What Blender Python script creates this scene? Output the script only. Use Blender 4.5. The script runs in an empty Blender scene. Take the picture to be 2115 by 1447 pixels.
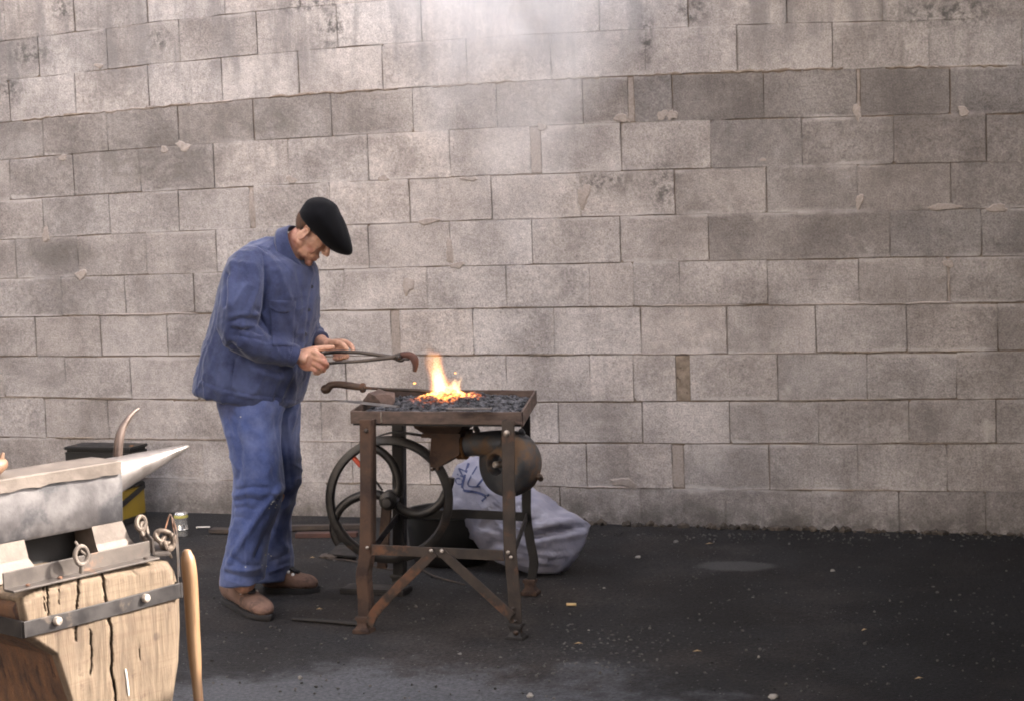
import bpy, bmesh, math, random
import numpy as np
from mathutils import Vector, Matrix, noise as mnoise
from mathutils.bvhtree import BVHTree

random.seed(7); np.random.seed(7)
SC = bpy.context.scene
COL = SC.collection

# ------------------------------------------------------------------ camera
PW, PH, FPX = 2115.0, 1447.0, 3600.0
PITCH, YAW, ROLL, CD, CH = 0.0865, -0.3269, 0.0353, 7.4855, 1.472
def _axes():
    cy, sy = math.cos(YAW), math.sin(YAW); cp, sp = math.cos(PITCH), math.sin(PITCH); cr, sr = math.cos(ROLL), math.sin(ROLL)
    f = np.array([sy*cp, cy*cp, -sp]); r = np.array([cy, -sy, 0.0]); d = np.cross(f, r)
    return cr*r+sr*d, -sr*r+cr*d, f
AR, AD, AF = _axes()
CAM = np.array([0.0, -CD, CH])
cam_d = bpy.data.cameras.new('camera'); cam = bpy.data.objects.new('camera', cam_d); COL.objects.link(cam)
cam_d.sensor_width = 36.0; cam_d.sensor_fit = 'HORIZONTAL'; cam_d.lens = FPX/PW*36.0
cam_d.clip_start = 0.05; cam_d.clip_end = 500.0
m3 = Matrix((Vector(AR), Vector(-AD), Vector(-AF))).transposed()
cam.matrix_world = Matrix.Translation(Vector(CAM)) @ m3.to_4x4()
SC.camera = cam

# ------------------------------------------------------------------ light
SUN_AZ = Vector((0.90, 0.42)).normalized(); SUN_EL = math.radians(32)
world = bpy.data.worlds.new('World'); SC.world = world; world.use_nodes = True
wn, wl = world.node_tree.nodes, world.node_tree.links
bg = wn['Background']; sky = wn.new('ShaderNodeTexSky'); sky.sky_type = 'NISHITA'; sky.sun_disc = False
sky.sun_elevation = SUN_EL; sky.sun_rotation = math.atan2(SUN_AZ.x, SUN_AZ.y)
sky.air_density = 1.0; sky.dust_density = 4.0; sky.ozone_density = 1.0
hsv = wn.new('ShaderNodeHueSaturation'); hsv.inputs['Saturation'].default_value = 0.30
tint = wn.new('ShaderNodeMix'); tint.data_type = 'RGBA'; tint.blend_type = 'MULTIPLY'; tint.inputs[0].default_value = 1.0
tint.inputs[7].default_value = (1.0, 0.948, 0.952, 1)
wl.new(sky.outputs[0], hsv.inputs['Color']); wl.new(hsv.outputs[0], tint.inputs[6]); wl.new(tint.outputs[2], bg.inputs['Color'])
bg.inputs['Strength'].default_value = 0.15
sun_d = bpy.data.lights.new('sun', 'SUN'); sun_d.energy = 2.0; sun_d.angle = math.radians(0.6); sun_d.color = (1.0, 0.93, 0.84)
sun = bpy.data.objects.new('sun', sun_d); COL.objects.link(sun)
sdir = Vector((SUN_AZ.x*math.cos(SUN_EL), SUN_AZ.y*math.cos(SUN_EL), math.sin(SUN_EL)))
sun.rotation_euler = sdir.to_track_quat('Z', 'Y').to_euler()
SC.view_settings.view_transform = 'Standard'; SC.view_settings.look = 'None'
SC.view_settings.gamma = 1.0; SC.view_settings.use_curve_mapping = False
SC.view_settings.exposure = 3.3
SC.cycles.filter_width = 1.9
SC.render.engine = 'CYCLES'
SC.cycles.use_denoising = True
SC.cycles.max_bounces = 6; SC.cycles.volume_bounces = 4
SC.cycles.volume_step_rate = 1.0

# ------------------------------------------------------------------ photo rays to real places
def ray(x, y): return AR*((x-PW/2)/FPX)+AD*((y-PH/2)/FPX)+AF
def P(x, y, Y):
    v = ray(x, y); return CAM+v*((Y+CD)/v[1])
def Pz(x, y, z):
    v = ray(x, y); return CAM+v*((z-CH)/v[2])
def Pn(x, y, o, n):
    v = ray(x, y); return CAM+v*(float(np.dot(o-CAM, n))/float(np.dot(v, n)))
def PX(p):
    q = np.asarray(p)-CAM; w = q@AF
    return np.stack([PW/2+FPX*(q@AR)/w, PH/2+FPX*(q@AD)/w], -1)

# ------------------------------------------------------------------ object helpers
def finish(o, label=None, cat=None, group=None, kind=None):
    if label: o['label'] = label
    if cat: o['category'] = cat
    if group: o['group'] = group
    if kind: o['kind'] = kind
    return o
def thing(name, loc, label, cat, group=None):
    o = bpy.data.objects.new(name, None); COL.objects.link(o); o.location = Vector(loc); o.empty_display_size = 0.1
    return finish(o, label, cat, group)
def rootloc(p):
    l = Vector((0, 0, 0))
    while p is not None: l = l+p.location; p = p.parent
    return l
def obj(name, vf, mat, parent=None, smooth=True, origin=None, angle=38):
    v, f = vf
    v = np.asarray(v, float)
    base = np.array(rootloc(parent)) if parent is not None else (np.array(origin) if origin is not None else v.mean(0))
    me = bpy.data.meshes.new(name); me.from_pydata((v-base).tolist(), [], [list(map(int, q)) for q in f]); me.update()
    o = bpy.data.objects.new(name, me); COL.objects.link(o)
    if parent is not None: o.parent = parent
    else: o.location = Vector(base)
    me.materials.append(mat)
    if smooth:
        me.polygons.foreach_set('use_smooth', [True]*len(me.polygons))
        if angle:
            try: me.set_sharp_from_angle(angle=math.radians(angle))
            except Exception: pass
    return o
def join(*ms):
    V, F, n = [], [], 0
    for v, f in ms:
        v = np.asarray(v, float); V.append(v); F += [[i+n for i in q] for q in f]; n += len(v)
    return np.concatenate(V), F
def unit(v): v = np.asarray(v, float); return v/np.linalg.norm(v)
def frame_for(t, ref=None):
    t = unit(t); ref = np.array([0, 0, 1.0]) if ref is None else np.asarray(ref, float)
    if abs(np.dot(t, unit(ref))) > 0.97: ref = np.array([1.0, 0, 0]) if abs(t[0]) < 0.9 else np.array([0, 1.0, 0])
    a = unit(np.cross(ref, t)); return a, unit(np.cross(t, a))
def loft(rings, closed=True, caps=True):
    n = len(rings[0]); V = np.concatenate([np.asarray(r, float) for r in rings]); F = []
    for i in range(len(rings)-1):
        for j in range(n if closed else n-1):
            k = (j+1) % n; F.append([i*n+j, i*n+k, (i+1)*n+k, (i+1)*n+j])
    if caps and closed:
        F.append(list(range(n))[::-1]); m = (len(rings)-1)*n; F.append([m+j for j in range(n)])
    return V, F
def tube(pts, rad, n=10, ref=None, closed=False, flat=1.0, round_ends=False):
    pts = [np.asarray(p, float) for p in pts]; N = len(pts)
    rad = [rad]*N if np.isscalar(rad) else list(rad)
    if round_ends and not closed:
        t0 = unit(pts[0]-pts[1]); t1 = unit(pts[-1]-pts[-2])
        pts = [pts[0]+t0*rad[0]*.85, pts[0]+t0*rad[0]*.55]+pts+[pts[-1]+t1*rad[-1]*.55, pts[-1]+t1*rad[-1]*.85]
        rad = [rad[0]*.45, rad[0]*.83]+rad+[rad[-1]*.83, rad[-1]*.45]; N = len(pts)
    rings = []; prev = ref
    for i in range(N):
        t = pts[(i+1) % N]-pts[i-1] if closed else pts[min(i+1, N-1)]-pts[max(i-1, 0)]
        a, b = frame_for(t, prev); prev = b
        ang = np.arange(n)*2*math.pi/n
        rings.append(pts[i]+rad[i]*(np.outer(np.cos(ang), a)+flat*np.outer(np.sin(ang), b)))
    if closed:
        V, F = loft(rings, True, False); m = (N-1)*n
        # match seam
        d = [np.linalg.norm(rings[-1][0]-rings[0][(k) % n]) for k in range(n)]; s = int(np.argmin(d))
        for j in range(n): F.append([m+j, m+(j+1) % n, (j+1+s) % n, (j+s) % n])
        return V, F
    return loft(rings)
def spline(pts, m=8):
    pts = [np.asarray(p, float) for p in pts]; out = []
    for i in range(len(pts)-1):
        p0 = pts[max(i-1, 0)]; p1 = pts[i]; p2 = pts[i+1]; p3 = pts[min(i+2, len(pts)-1)]
        for k in range(m):
            t = k/m; out.append(.5*((2*p1)+(p2-p0)*t+(2*p0-5*p1+4*p2-p3)*t*t+(3*p1-p0-3*p2+p3)*t**3))
    out.append(pts[-1]); return out
def box(c, a, b, d):       # centre, three half vectors
    c, a, b, d = [np.asarray(q, float) for q in (c, a, b, d)]
    V = [c+sx*a+sy*b+sz*d for sx in (-1, 1) for sy in (-1, 1) for sz in (-1, 1)]
    F = [[0, 1, 3, 2], [4, 6, 7, 5], [0, 4, 5, 1], [2, 3, 7, 6], [0, 2, 6, 4], [1, 5, 7, 3]]
    if np.dot(np.cross(a, b), d) < 0: F = [q[::-1] for q in F]
    return np.array(V), F
def bevbox(c, a, b, d, w=0.003):
    bm = bmesh.new(); v, f = box(c, a, b, d)
    vs = [bm.verts.new(q) for q in v]
    for q in f: bm.faces.new([vs[i] for i in q])
    bmesh.ops.recalc_face_normals(bm, faces=bm.faces)
    bmesh.ops.bevel(bm, geom=list(bm.edges), offset=w, segments=2, affect='EDGES', clamp_overlap=True)
    bm.verts.index_update(); V = np.array([q.co[:] for q in bm.verts]); F = [[q.index for q in p.verts] for p in bm.faces]; bm.free()
    return V, F
def sweep(pts, wdir, w, tdir, t, bev=0.0015):     # flat bar along a path
    wdir, tdir = unit(wdir), unit(tdir); rings = []
    w = [w]*len(pts) if np.isscalar(w) else w
    for p, ww in zip(pts, w):
        p = np.asarray(p, float); a, b, e = ww/2, t/2, bev
        cs = [(-a+e, -b), (a-e, -b), (a, -b+e), (a, b-e), (a-e, b), (-a+e, b), (-a, b-e), (-a, -b+e)]
        rings.append(np.array([p+x*wdir+y*tdir for x, y in cs]))
    return loft(rings)
def ellipsoid(c, r, R=None, nu=20, nv=12):
    c = np.asarray(c, float); r = [r]*3 if np.isscalar(r) else r
    R = np.eye(3) if R is None else R; rings = []
    for j in range(1, nv):
        th = math.pi*j/nv; ang = np.arange(nu)*2*math.pi/nu
        q = np.stack([r[0]*math.sin(th)*np.cos(ang), r[1]*math.sin(th)*np.sin(ang), np.full(nu, r[2]*math.cos(th))], -1)
        rings.append(c+q@R.T)
    return loft(rings[::-1])
def lathe(c, axis, prof, n=28):       # prof: (radius, height along axis)
    a, b = frame_for(axis); ax = unit(axis); ang = np.arange(n)*2*math.pi/n
    rings = [np.asarray(c)+h*ax+max(r, 1e-4)*(np.outer(np.cos(ang), a)+np.outer(np.sin(ang), b)) for r, h in prof]
    return loft(rings)
def prism(poly, ext):           # polygon (world points) extruded by vector
    p = np.asarray(poly, float); n = len(p); V = np.concatenate([p, p+np.asarray(ext)])
    F = [list(range(n)), [n+i for i in range(n)][::-1]]+[[i, n+i, n+(i+1) % n, (i+1) % n] for i in range(n)]
    bm = bmesh.new(); vs = [bm.verts.new(q) for q in V]
    for q in F: bm.faces.new([vs[i] for i in q])
    bmesh.ops.recalc_face_normals(bm, faces=bm.faces); bm.faces.ensure_lookup_table()
    F = [[v.index for v in f.verts] for f in bm.faces]; bm.verts.index_update()
    F = [[v.index for v in f.verts] for f in bm.faces]; bm.free()
    return V, F
def rock(c, r, seed, sub=1):
    bm = bmesh.new(); bmesh.ops.create_icosphere(bm, subdivisions=sub, radius=1.0)
    rng = random.Random(seed); s = [rng.uniform(.7, 1.25)*r for _ in range(3)]
    a = rng.uniform(0, 6.28); V = []
    for v in bm.verts:
        q = v.co*(1+rng.uniform(-.22, .22)); x, y, z = q.x*s[0], q.y*s[1], q.z*s[2]*.8
        V.append([c[0]+x*math.cos(a)-y*math.sin(a), c[1]+x*math.sin(a)+y*math.cos(a), c[2]+z])
    F = [[v.index for v in f.verts] for f in bm.faces]; bm.free(); return np.array(V), F
def fuse(meshes, voxel, smooth=4, factor=0.5):
    v, f = join(*meshes)
    me = bpy.data.meshes.new('tmp'); me.from_pydata(v.tolist(), [], f)
    bm = bmesh.new(); bm.from_mesh(me); bmesh.ops.recalc_face_normals(bm, faces=bm.faces); bm.to_mesh(me); bm.free()
    o = bpy.data.objects.new('tmp', me); COL.objects.link(o)
    r = o.modifiers.new('r', 'REMESH'); r.mode = 'VOXEL'; r.voxel_size = voxel; r.adaptivity = 0
    if smooth:
        s = o.modifiers.new('s', 'SMOOTH'); s.iterations = smooth; s.factor = factor
    dg = bpy.context.evaluated_depsgraph_get(); dg.update(); e = o.evaluated_get(dg); m2 = e.to_mesh()
    V = np.empty(len(m2.vertices)*3); m2.vertices.foreach_get('co', V)
    F = [list(p.vertices) for p in m2.polygons]
    e.to_mesh_clear(); bpy.data.objects.remove(o); bpy.data.meshes.remove(me)
    return V.reshape(-1, 3), F
def vnormals(V, F):
    me = bpy.data.meshes.new('t'); me.from_pydata(V.tolist(), [], F); me.update()
    N = np.empty(len(V)*3); me.vertices.foreach_get('normal', N); bpy.data.meshes.remove(me); return N.reshape(-1, 3)
def seg_dist(X, pl):
    best = np.full(len(X), 1e9)
    for a, b in zip(pl[:-1], pl[1:]):
        a, b = np.array(a, float), np.array(b, float); ab = b-a; L = ab@ab
        t = np.clip(((X-a)@ab)/L, 0, 1); best = np.minimum(best, np.linalg.norm(X-(a+t[:, None]*ab), axis=1))
    return best
def ridges(V, F, amp, sc, seed):
    N = vnormals(V, F); o = []
    for p in V:
        w = mnoise.noise(Vector((p[0]*3+seed, p[1]*3, p[2]*3)))*.25
        n = mnoise.noise(Vector(((p[0]+w)*sc[0]+seed, p[1]*sc[1], (p[2]+w)*sc[2]))); m = max(0, mnoise.noise(Vector((p[0]*4, p[1]*4+seed, p[2]*4)))+.35)
        o.append((1-min(1, abs(n)*3.2))**1.5*m)
    return V+N*(amp*np.array(o))[:, None]
def folds(V, F, lines, amp=0.004, scale=9.0, zs=1.0, seed=0.0):
    N = vnormals(V, F); X = PX(V); face = np.clip(-(N@AF)*1.6, 0, 1); d = np.zeros(len(V))
    for pl, a, w in lines: d += a*np.exp(-(seg_dist(X, pl)/w)**2)*face
    nz = np.array([mnoise.noise(Vector((p[0]*scale+seed, p[1]*scale, p[2]*scale*zs)))+.5*mnoise.noise(Vector((p[0]*scale*2.3, p[1]*scale*2.3+seed, p[2]*scale*2.3*zs))) for p in V])
    return V+N*(d+amp*nz)[:, None]

# ------------------------------------------------------------------ material helpers
def lin(c):
    return tuple([(v/255/12.92 if v/255 <= .04045 else ((v/255+.055)/1.055)**2.4) for v in c])+(1.0,)
class NT:
    def __init__(s, name):
        s.m = bpy.data.materials.new(name); s.m.use_nodes = True; s.t = s.m.node_tree; s.n = s.t.nodes; s.l = s.t.links
        s.b = s.n['Principled BSDF']; s.out = s.n['Material Output']
    def new(s, t, **k):
        n = s.n.new(t)
        for a, v in k.items(): setattr(n, a, v)
        return n
    def put(s, inp, v):
        if hasattr(v, 'node'): s.l.new(v, inp)
        elif v is not None: inp.default_value = v
    def math(s, op, a, b=None, c=None, clamp=False):
        n = s.new('ShaderNodeMath', operation=op, use_clamp=clamp)
        for i, v in enumerate((a, b, c)):
            if v is not None: s.put(n.inputs[i], v)
        return n.outputs[0]
    def vmath(s, op, a, b=None):
        n = s.new('ShaderNodeVectorMath', operation=op); s.put(n.inputs[0], a)
        if b is not None: s.put(n.inputs[1], b)
        return n.outputs['Value'] if op in ('LENGTH', 'DISTANCE', 'DOT_PRODUCT') else n.outputs[0]
    def pos(s): return s.new('ShaderNodeNewGeometry').outputs['Position']
    def objc(s): return s.new('ShaderNodeTexCoord').outputs['Object']
    def scalev(s, v, sc):
        return s.vmath('MULTIPLY', v, sc)
    def noise(s, v, scale, detail=3, rough=.55, dist=0):
        n = s.new('ShaderNodeTexNoise'); s.l.new(v, n.inputs['Vector']); n.inputs['Scale'].default_value = scale
        n.inputs['Detail'].default_value = detail; n.inputs['Roughness'].default_value = rough; n.inputs['Distortion'].default_value = dist
        return n.outputs[0]
    def voro(s, v, scale, out=0, feature='F1'):
        n = s.new('ShaderNodeTexVoronoi'); n.feature = feature; s.l.new(v, n.inputs['Vector']); n.inputs['Scale'].default_value = scale; return n.outputs[out]
    def ramp(s, v, a, b, x0=0, x1=1, smooth=True):
        n = s.new('ShaderNodeMapRange'); n.interpolation_type = 'SMOOTHSTEP' if smooth else 'LINEAR'
        s.put(n.inputs[0], v); n.inputs[1].default_value = a; n.inputs[2].default_value = b; n.inputs[3].default_value = x0; n.inputs[4].default_value = x1
        return n.outputs[0]
    def mix(s, f, a, b, mode='MIX'):
        n = s.new('ShaderNodeMix', data_type='RGBA', blend_type=mode); s.put(n.inputs[0], f); s.put(n.inputs[6], a); s.put(n.inputs[7], b); return n.outputs[2]
    def bump(s, h, strength=.5, dist=.002, prev=None):
        n = s.new('ShaderNodeBump'); n.inputs['Strength'].default_value = strength; n.inputs['Distance'].default_value = dist
        s.l.new(h, n.inputs['Height'])
        if prev is not None: s.l.new(prev, n.inputs['Normal'])
        return n.outputs[0]
    def done(s, col=None, rough=None, metal=None, normal=None, spec=None):
        s.put(s.b.inputs['Base Color'], col); s.put(s.b.inputs['Roughness'], rough); s.put(s.b.inputs['Metallic'], metal)
        if normal is not None: s.l.new(normal, s.b.inputs['Normal'])
        if spec is not None: s.b.inputs['Specular IOR Level'].default_value = spec
        return s.m
def simple(name, c1, c2, scale=20, rough=.7, metal=0.0, bscale=150, bstr=.4, bdist=.001, stretch=(1, 1, 1), c3=None, t3=(.58, .68), s3=9, r2=None):
    t = NT(name); v = t.scalev(t.objc(), stretch)
    n1 = t.noise(v, scale, 5, .6); col = t.mix(t.ramp(n1, .32, .68), lin(c1), lin(c2))
    m = None
    if c3:
        m = t.ramp(t.noise(t.vmath('ADD', v, (3.1, 1.7, 5.2)), s3, 5, .65), t3[0], t3[1]); col = t.mix(m, col, lin(c3))
    r = t.ramp(n1, .3, .7, rough-.08, min(1, rough+.1))
    if r2 is not None and m is not None:
        r = t.math('ADD', t.math('MULTIPLY', m, r2-rough), r)
        metal = t.ramp(m, 0, 1, metal, 0)
    return t.done(col, r, metal, t.bump(t.noise(v, bscale, 4, .6), bstr, bdist))

# ------------------------------------------------------------------ the wall
ROWPTS = {-2: [(0, 85), (237, 58), (474, 30), (620, 12), (1400, -36), (2115, -58)],
 -1: [(0, 169), (460, 117), (708, 101), (954, 81), (1408, 56), (2115, 39)],
 0: [(0, 254), (600, 197), (900, 180), (1300, 157), (1560, 147), (1770, 142), (2115, 136)],
 1: [(0, 333), (370, 298), (530, 291), (850, 271), (1027, 268), (1205, 258), (1468, 247), (1770, 240), (2115, 234)],
 2: [(0, 415), (290, 398), (450, 386), (700, 377), (930, 367), (1100, 360), (1280, 354), (1600, 343), (2037, 335)],
 3: [(0, 495), (225, 486), (370, 478), (520, 469), (850, 462), (1015, 456), (1400, 443), (1584, 438), (2000, 433)],
 4: [(0, 576), (300, 567), (700, 557), (950, 551), (1200, 541), (1460, 537), (1840, 532), (2115, 530)],
 5: [(0, 656), (260, 651), (400, 647), (720, 642), (1040, 636), (1300, 634), (1770, 628), (2115, 626)],
 6: [(0, 735), (210, 737), (350, 738), (700, 737), (1000, 733), (1500, 729), (1870, 727), (2115, 727)],
 7: [(0, 820), (225, 824), (650, 827), (1100, 830), (1500, 830), (1790, 824), (2115, 822)],
 8: [(0, 900), (90, 905), (400, 909), (1150, 914), (1500, 916), (2115, 916)],
 9: [(0, 978), (370, 988), (1100, 1004), (1300, 1007), (1600, 1010), (2115, 1015)]}
ROWZ = {}
for k, pts in ROWPTS.items():
    q = np.array([P(x, y, 0.0)[[0, 2]] for x, y in pts]); ROWZ[k] = np.polyfit(q[:, 0], q[:, 1], 2)
XA, XB = P(0, 700, 0)[0], P(2115, 700, 0)[0]
def rowz(k, x):
    xc = min(max(x, XA-.25), XB+.25)
    if k in ROWZ: return float(np.polyval(ROWZ[k], xc))
    if k > 9: return float(np.polyval(ROWZ[9], xc))-.2*(k-9)
    return float(np.polyval(ROWZ[-2], xc))+.2*(-2-k)
JOINTS = {
 -4: [-200, -45, 95, 240, 385, 545, 700, 880, 1060, 1240, 1430, 1620, 1820, 2010, 2210, 2400],
 -3: [-270, -130, 10, 154, 305, 465, 620, 800, 975, 1150, 1340, 1530, 1725, 1915, 2110, 2310],
 -2: [-210, -70, 80, 222, 372, 531, 698, 871, 1050, 1238, 1422, 1625, 1822, 2008, 2200, 2400],
 -1: [-250, -110, 20, 157, 308, 459, 618, 791, 965, 1140, 1333, 1523, 1720, 1918, 2111, 2300],
 0: [-190, -55, 90, 223, 369, 525, 686, 854, 1027, 1205, (1298, 1310), 1389, 1578, (1770, 1776), 1962, 2155, 2350],
 1: [-240, -110, 22, 153, 291, 443, 597, 761, 930, (1096, 1117), 1284, 1468, 1657, 1846, 2037, 2230, 2420],
 2: [-180, -45, 90, 227, 370, (517, 526), 683, 846, 1016, 1200, 1394, 1584, 1772, 1963, 2155, 2350],
 3: [-230, -98, 33, 162, 302, 448, 602, 762, 930, 1099, 1281, 1464, 1648, 1838, 2027, 2215, 2410],
 4: [-260, -130, -3, 128, 259, 402, 556, 713, 883, 1046, 1219, 1309, 1404, 1586, 1774, (1956, 1962), 2150, 2340],
 5: [-190, -55, 75, 209, 347, 495, 648, (808, 826), 978, 1145, 1323, 1502, 1685, 1874, 2060, 2250, 2440],
 6: [-250, -120, 8, 136, 270, 411, 562, 715, 881, 1046, 1219, 1308, (1396, 1425), 1606, 1791, 1976, 2165, 2350],
 7: [-170, -35, 94, 224, 363, 510, 664, 823, 986, 1153, 1328, 1507, 1691, 1877, 2057, 2240, 2430],
 8: [-230, -105, 22, 148, 283, 420, 573, 728, 888, 1048, 1212, 1298, (1388, 1412), 1589, 1772, 1956, 2140, 2330],
 9: [-160, -35, 95, 230, 371, 521, 675, 833, 995, 1158, 1324, 1499, 1677, 1857, 2036, 2215, 2410]}

t = NT('concrete_block'); p = t.pos()
oi = t.new('ShaderNodeObjectInfo')
grain = t.noise(p, 150, 4, .75); mid = t.noise(p, 34, 4, .6); big = t.noise(p, 3.2, 4, .6)
vz = t.scalev(p, (9, 9, 1.6)); streak = t.noise(vz, 1.0, 5, .62)
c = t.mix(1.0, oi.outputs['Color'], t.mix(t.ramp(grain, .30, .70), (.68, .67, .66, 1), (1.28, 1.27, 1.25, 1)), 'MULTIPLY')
c = t.mix(1.0, c, t.mix(t.ramp(mid, .3, .7), (.88, .88, .88, 1), (1.10, 1.10, 1.09, 1)), 'MULTIPLY')
c = t.mix(1.0, c, t.mix(t.ramp(big, .3, .7), (.72, .70, .69, 1), (1.20, 1.19, 1.18, 1)), 'MULTIPLY')
pits = t.ramp(t.noise(p, 95, 2, .5), .27, .36, 1, 0); c = t.mix(t.math('MULTIPLY', pits, .55), c, (.10, .085, .075, 1))
lime = t.ramp(t.noise(t.vmath('ADD', p, (7.3, 1, 2.2)), 4.3, 6, .68), .60, .74); c = t.mix(t.math('MULTIPLY', lime, .45), c, (.60, .545, .50, 1))
gen = t.new('ShaderNodeTexCoord').outputs['Generated']; sg = t.new('ShaderNodeSeparateXYZ'); t.l.new(gen, sg.inputs[0])
ed = t.math('MULTIPLY', t.math('ABSOLUTE', t.math('SUBTRACT', sg.outputs[2], .5)), 2.0); nE = t.noise(t.scalev(p, (5, 5, 11)), 1.0, 5, .65)
ed2 = t.math('ADD', ed, t.math('MULTIPLY', t.math('SUBTRACT', nE, .5), .75))
c = t.mix(t.math('MULTIPLY', t.ramp(ed2, .80, 1.0), t.math('MULTIPLY', t.ramp(t.noise(p, 1.7, 3), .42, .6), .55)), c, (.56, .51, .485, 1))
edx = t.math('MULTIPLY', t.math('ABSOLUTE', t.math('SUBTRACT', sg.outputs[0], .5)), 2.0)
dirt = t.math('MAXIMUM', t.ramp(ed, .93, 1.0), t.ramp(edx, .955, 1.0)); c = t.mix(t.math('MULTIPLY', t.math('MULTIPLY', dirt, t.ramp(t.noise(p, 6, 4, .6), .45, .62)), .5), c, (.16, .14, .125, 1))
# weathering above the old boundary course: rain streaks and black algae
z = t.new('ShaderNodeSeparateXYZ'); t.l.new(p, z.inputs[0])
up = t.ramp(z.outputs[2], 1.98, 2.2)
st = t.math('MULTIPLY', up, t.ramp(streak, .46, .64)); c = t.mix(t.math('MULTIPLY', st, .62), c, (.21, .195, .19, 1))
def spot(px, py, rx, rz):
    q = P(px, py, 0); d = t.vmath('SUBTRACT', p, tuple(q)); d = t.vmath('MULTIPLY', d, (1/rx, 0, 1/rz)); return t.ramp(t.vmath('LENGTH', d), .15, 1, 1, 0)
def spots(lst):
    acc = None
    for s in lst:
        v = spot(*s); acc = v if acc is None else t.math('MAXIMUM', acc, v)
    return acc
alg = t.math('MULTIPLY', spots([(685, 60, .13, .16), (330, 80, .10, .08), (60, 110, .20, .10), (20, 185, .12, .10), (1335, 75, .05, .20), (640, 10, .3, .06), (130, 20, .10, .1), (1960, 25, .35, .09), (1430, 20, .12, .10), (1370, 385, .10, .16), (1245, 375, .18, .06)]), t.ramp(t.noise(p, 26, 6, .75), .44, .60))
c = t.mix(t.math('MULTIPLY', alg, .8), c, (.075, .072, .068, 1))
soot = t.math('MULTIPLY', spots([(1190, 1050, .30, .13), (1420, 1060, .30, .10), (1640, 1080, .22, .06), (1290, 380, .30, .12), (300, 330, .5, .18), (120, 520, .35, .12), (560, 250, .25, .15), (640, 1060, .5, .06), (270, 850, .12, .05)]), t.ramp(t.noise(p, 9, 5, .7), .36, .62))
c = t.mix(t.math('MULTIPLY', soot, .62), c, (.13, .115, .10, 1))
gr = t.math('MULTIPLY', t.ramp(t.noise(t.vmath('ADD', p, (1.3, 0, 9.1)), 1.6, 7, .7), .50, .66), t.ramp(t.noise(p, 12, 5, .7), .35, .6)); c = t.mix(t.math('MULTIPLY', gr, .42), c, (.17, .15, .135, 1))
st2 = t.math('MULTIPLY', t.ramp(t.noise(t.scalev(p, (11, 11, .9)), 1.0, 5, .65), .56, .70), t.ramp(z.outputs[2], .9, 2.0)); c = t.mix(t.math('MULTIPLY', st2, .35), c, (.15, .135, .125, 1))
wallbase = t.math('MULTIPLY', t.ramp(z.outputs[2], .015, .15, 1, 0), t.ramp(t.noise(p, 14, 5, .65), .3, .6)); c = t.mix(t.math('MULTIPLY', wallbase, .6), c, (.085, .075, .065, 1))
nb = t.bump(t.noise(p, 70, 5, .75), .6, .006); nb = t.bump(grain, .6, .004, nb); nb = t.bump(mid, .5, .007, nb)
M_BLOCK = t.done(c, .93, 0, nb, .2)
t = NT('mortar'); p = t.pos(); n1 = t.noise(p, 60, 5, .65); n2 = t.noise(p, 5, 3)
c = t.mix(t.ramp(n1, .3, .7), lin((112, 100, 90)), lin((152, 139, 127))); c = t.mix(t.ramp(n2, .35, .65), c, lin((128, 113, 100)))
M_MORTAR = t.done(c, .95, 0, t.bump(n1, .6, .004), .2)
t = NT('mortar_smear'); p = t.pos(); n1 = t.noise(p, 120, 4, .65)
M_SMEAR = t.done(t.mix(t.ramp(n1, .3, .7), lin((148, 137, 129)), lin((170, 159, 151))), .95, 0, t.bump(n1, .5, .003), .2)

WALLX0, WALLX1, WALLTOP = -9.0, 7.0, 4.9
wall = thing('block_wall', (-3, 0, 0), 'tall grey concrete block wall with whitewashed upper courses behind the man', 'wall'); wall['kind'] = 'thing'
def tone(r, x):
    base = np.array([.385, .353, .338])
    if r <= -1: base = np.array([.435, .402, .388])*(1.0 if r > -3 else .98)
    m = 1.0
    m = float(np.interp(x, [0, 450, 800, 1250, 1600, 2100], [.92, 1.02, 1.20, 1.17, .94, .80]))  # bright centre and dim ends: light falloff painted into the block colours
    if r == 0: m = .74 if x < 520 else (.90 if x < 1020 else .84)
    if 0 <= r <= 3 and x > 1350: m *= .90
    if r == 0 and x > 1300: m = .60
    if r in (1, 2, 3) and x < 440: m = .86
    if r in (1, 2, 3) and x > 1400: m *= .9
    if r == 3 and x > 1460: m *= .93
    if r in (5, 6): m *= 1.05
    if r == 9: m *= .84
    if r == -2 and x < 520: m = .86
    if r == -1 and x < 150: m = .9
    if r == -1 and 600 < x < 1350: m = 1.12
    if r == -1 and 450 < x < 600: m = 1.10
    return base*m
block_n = 0
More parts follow.
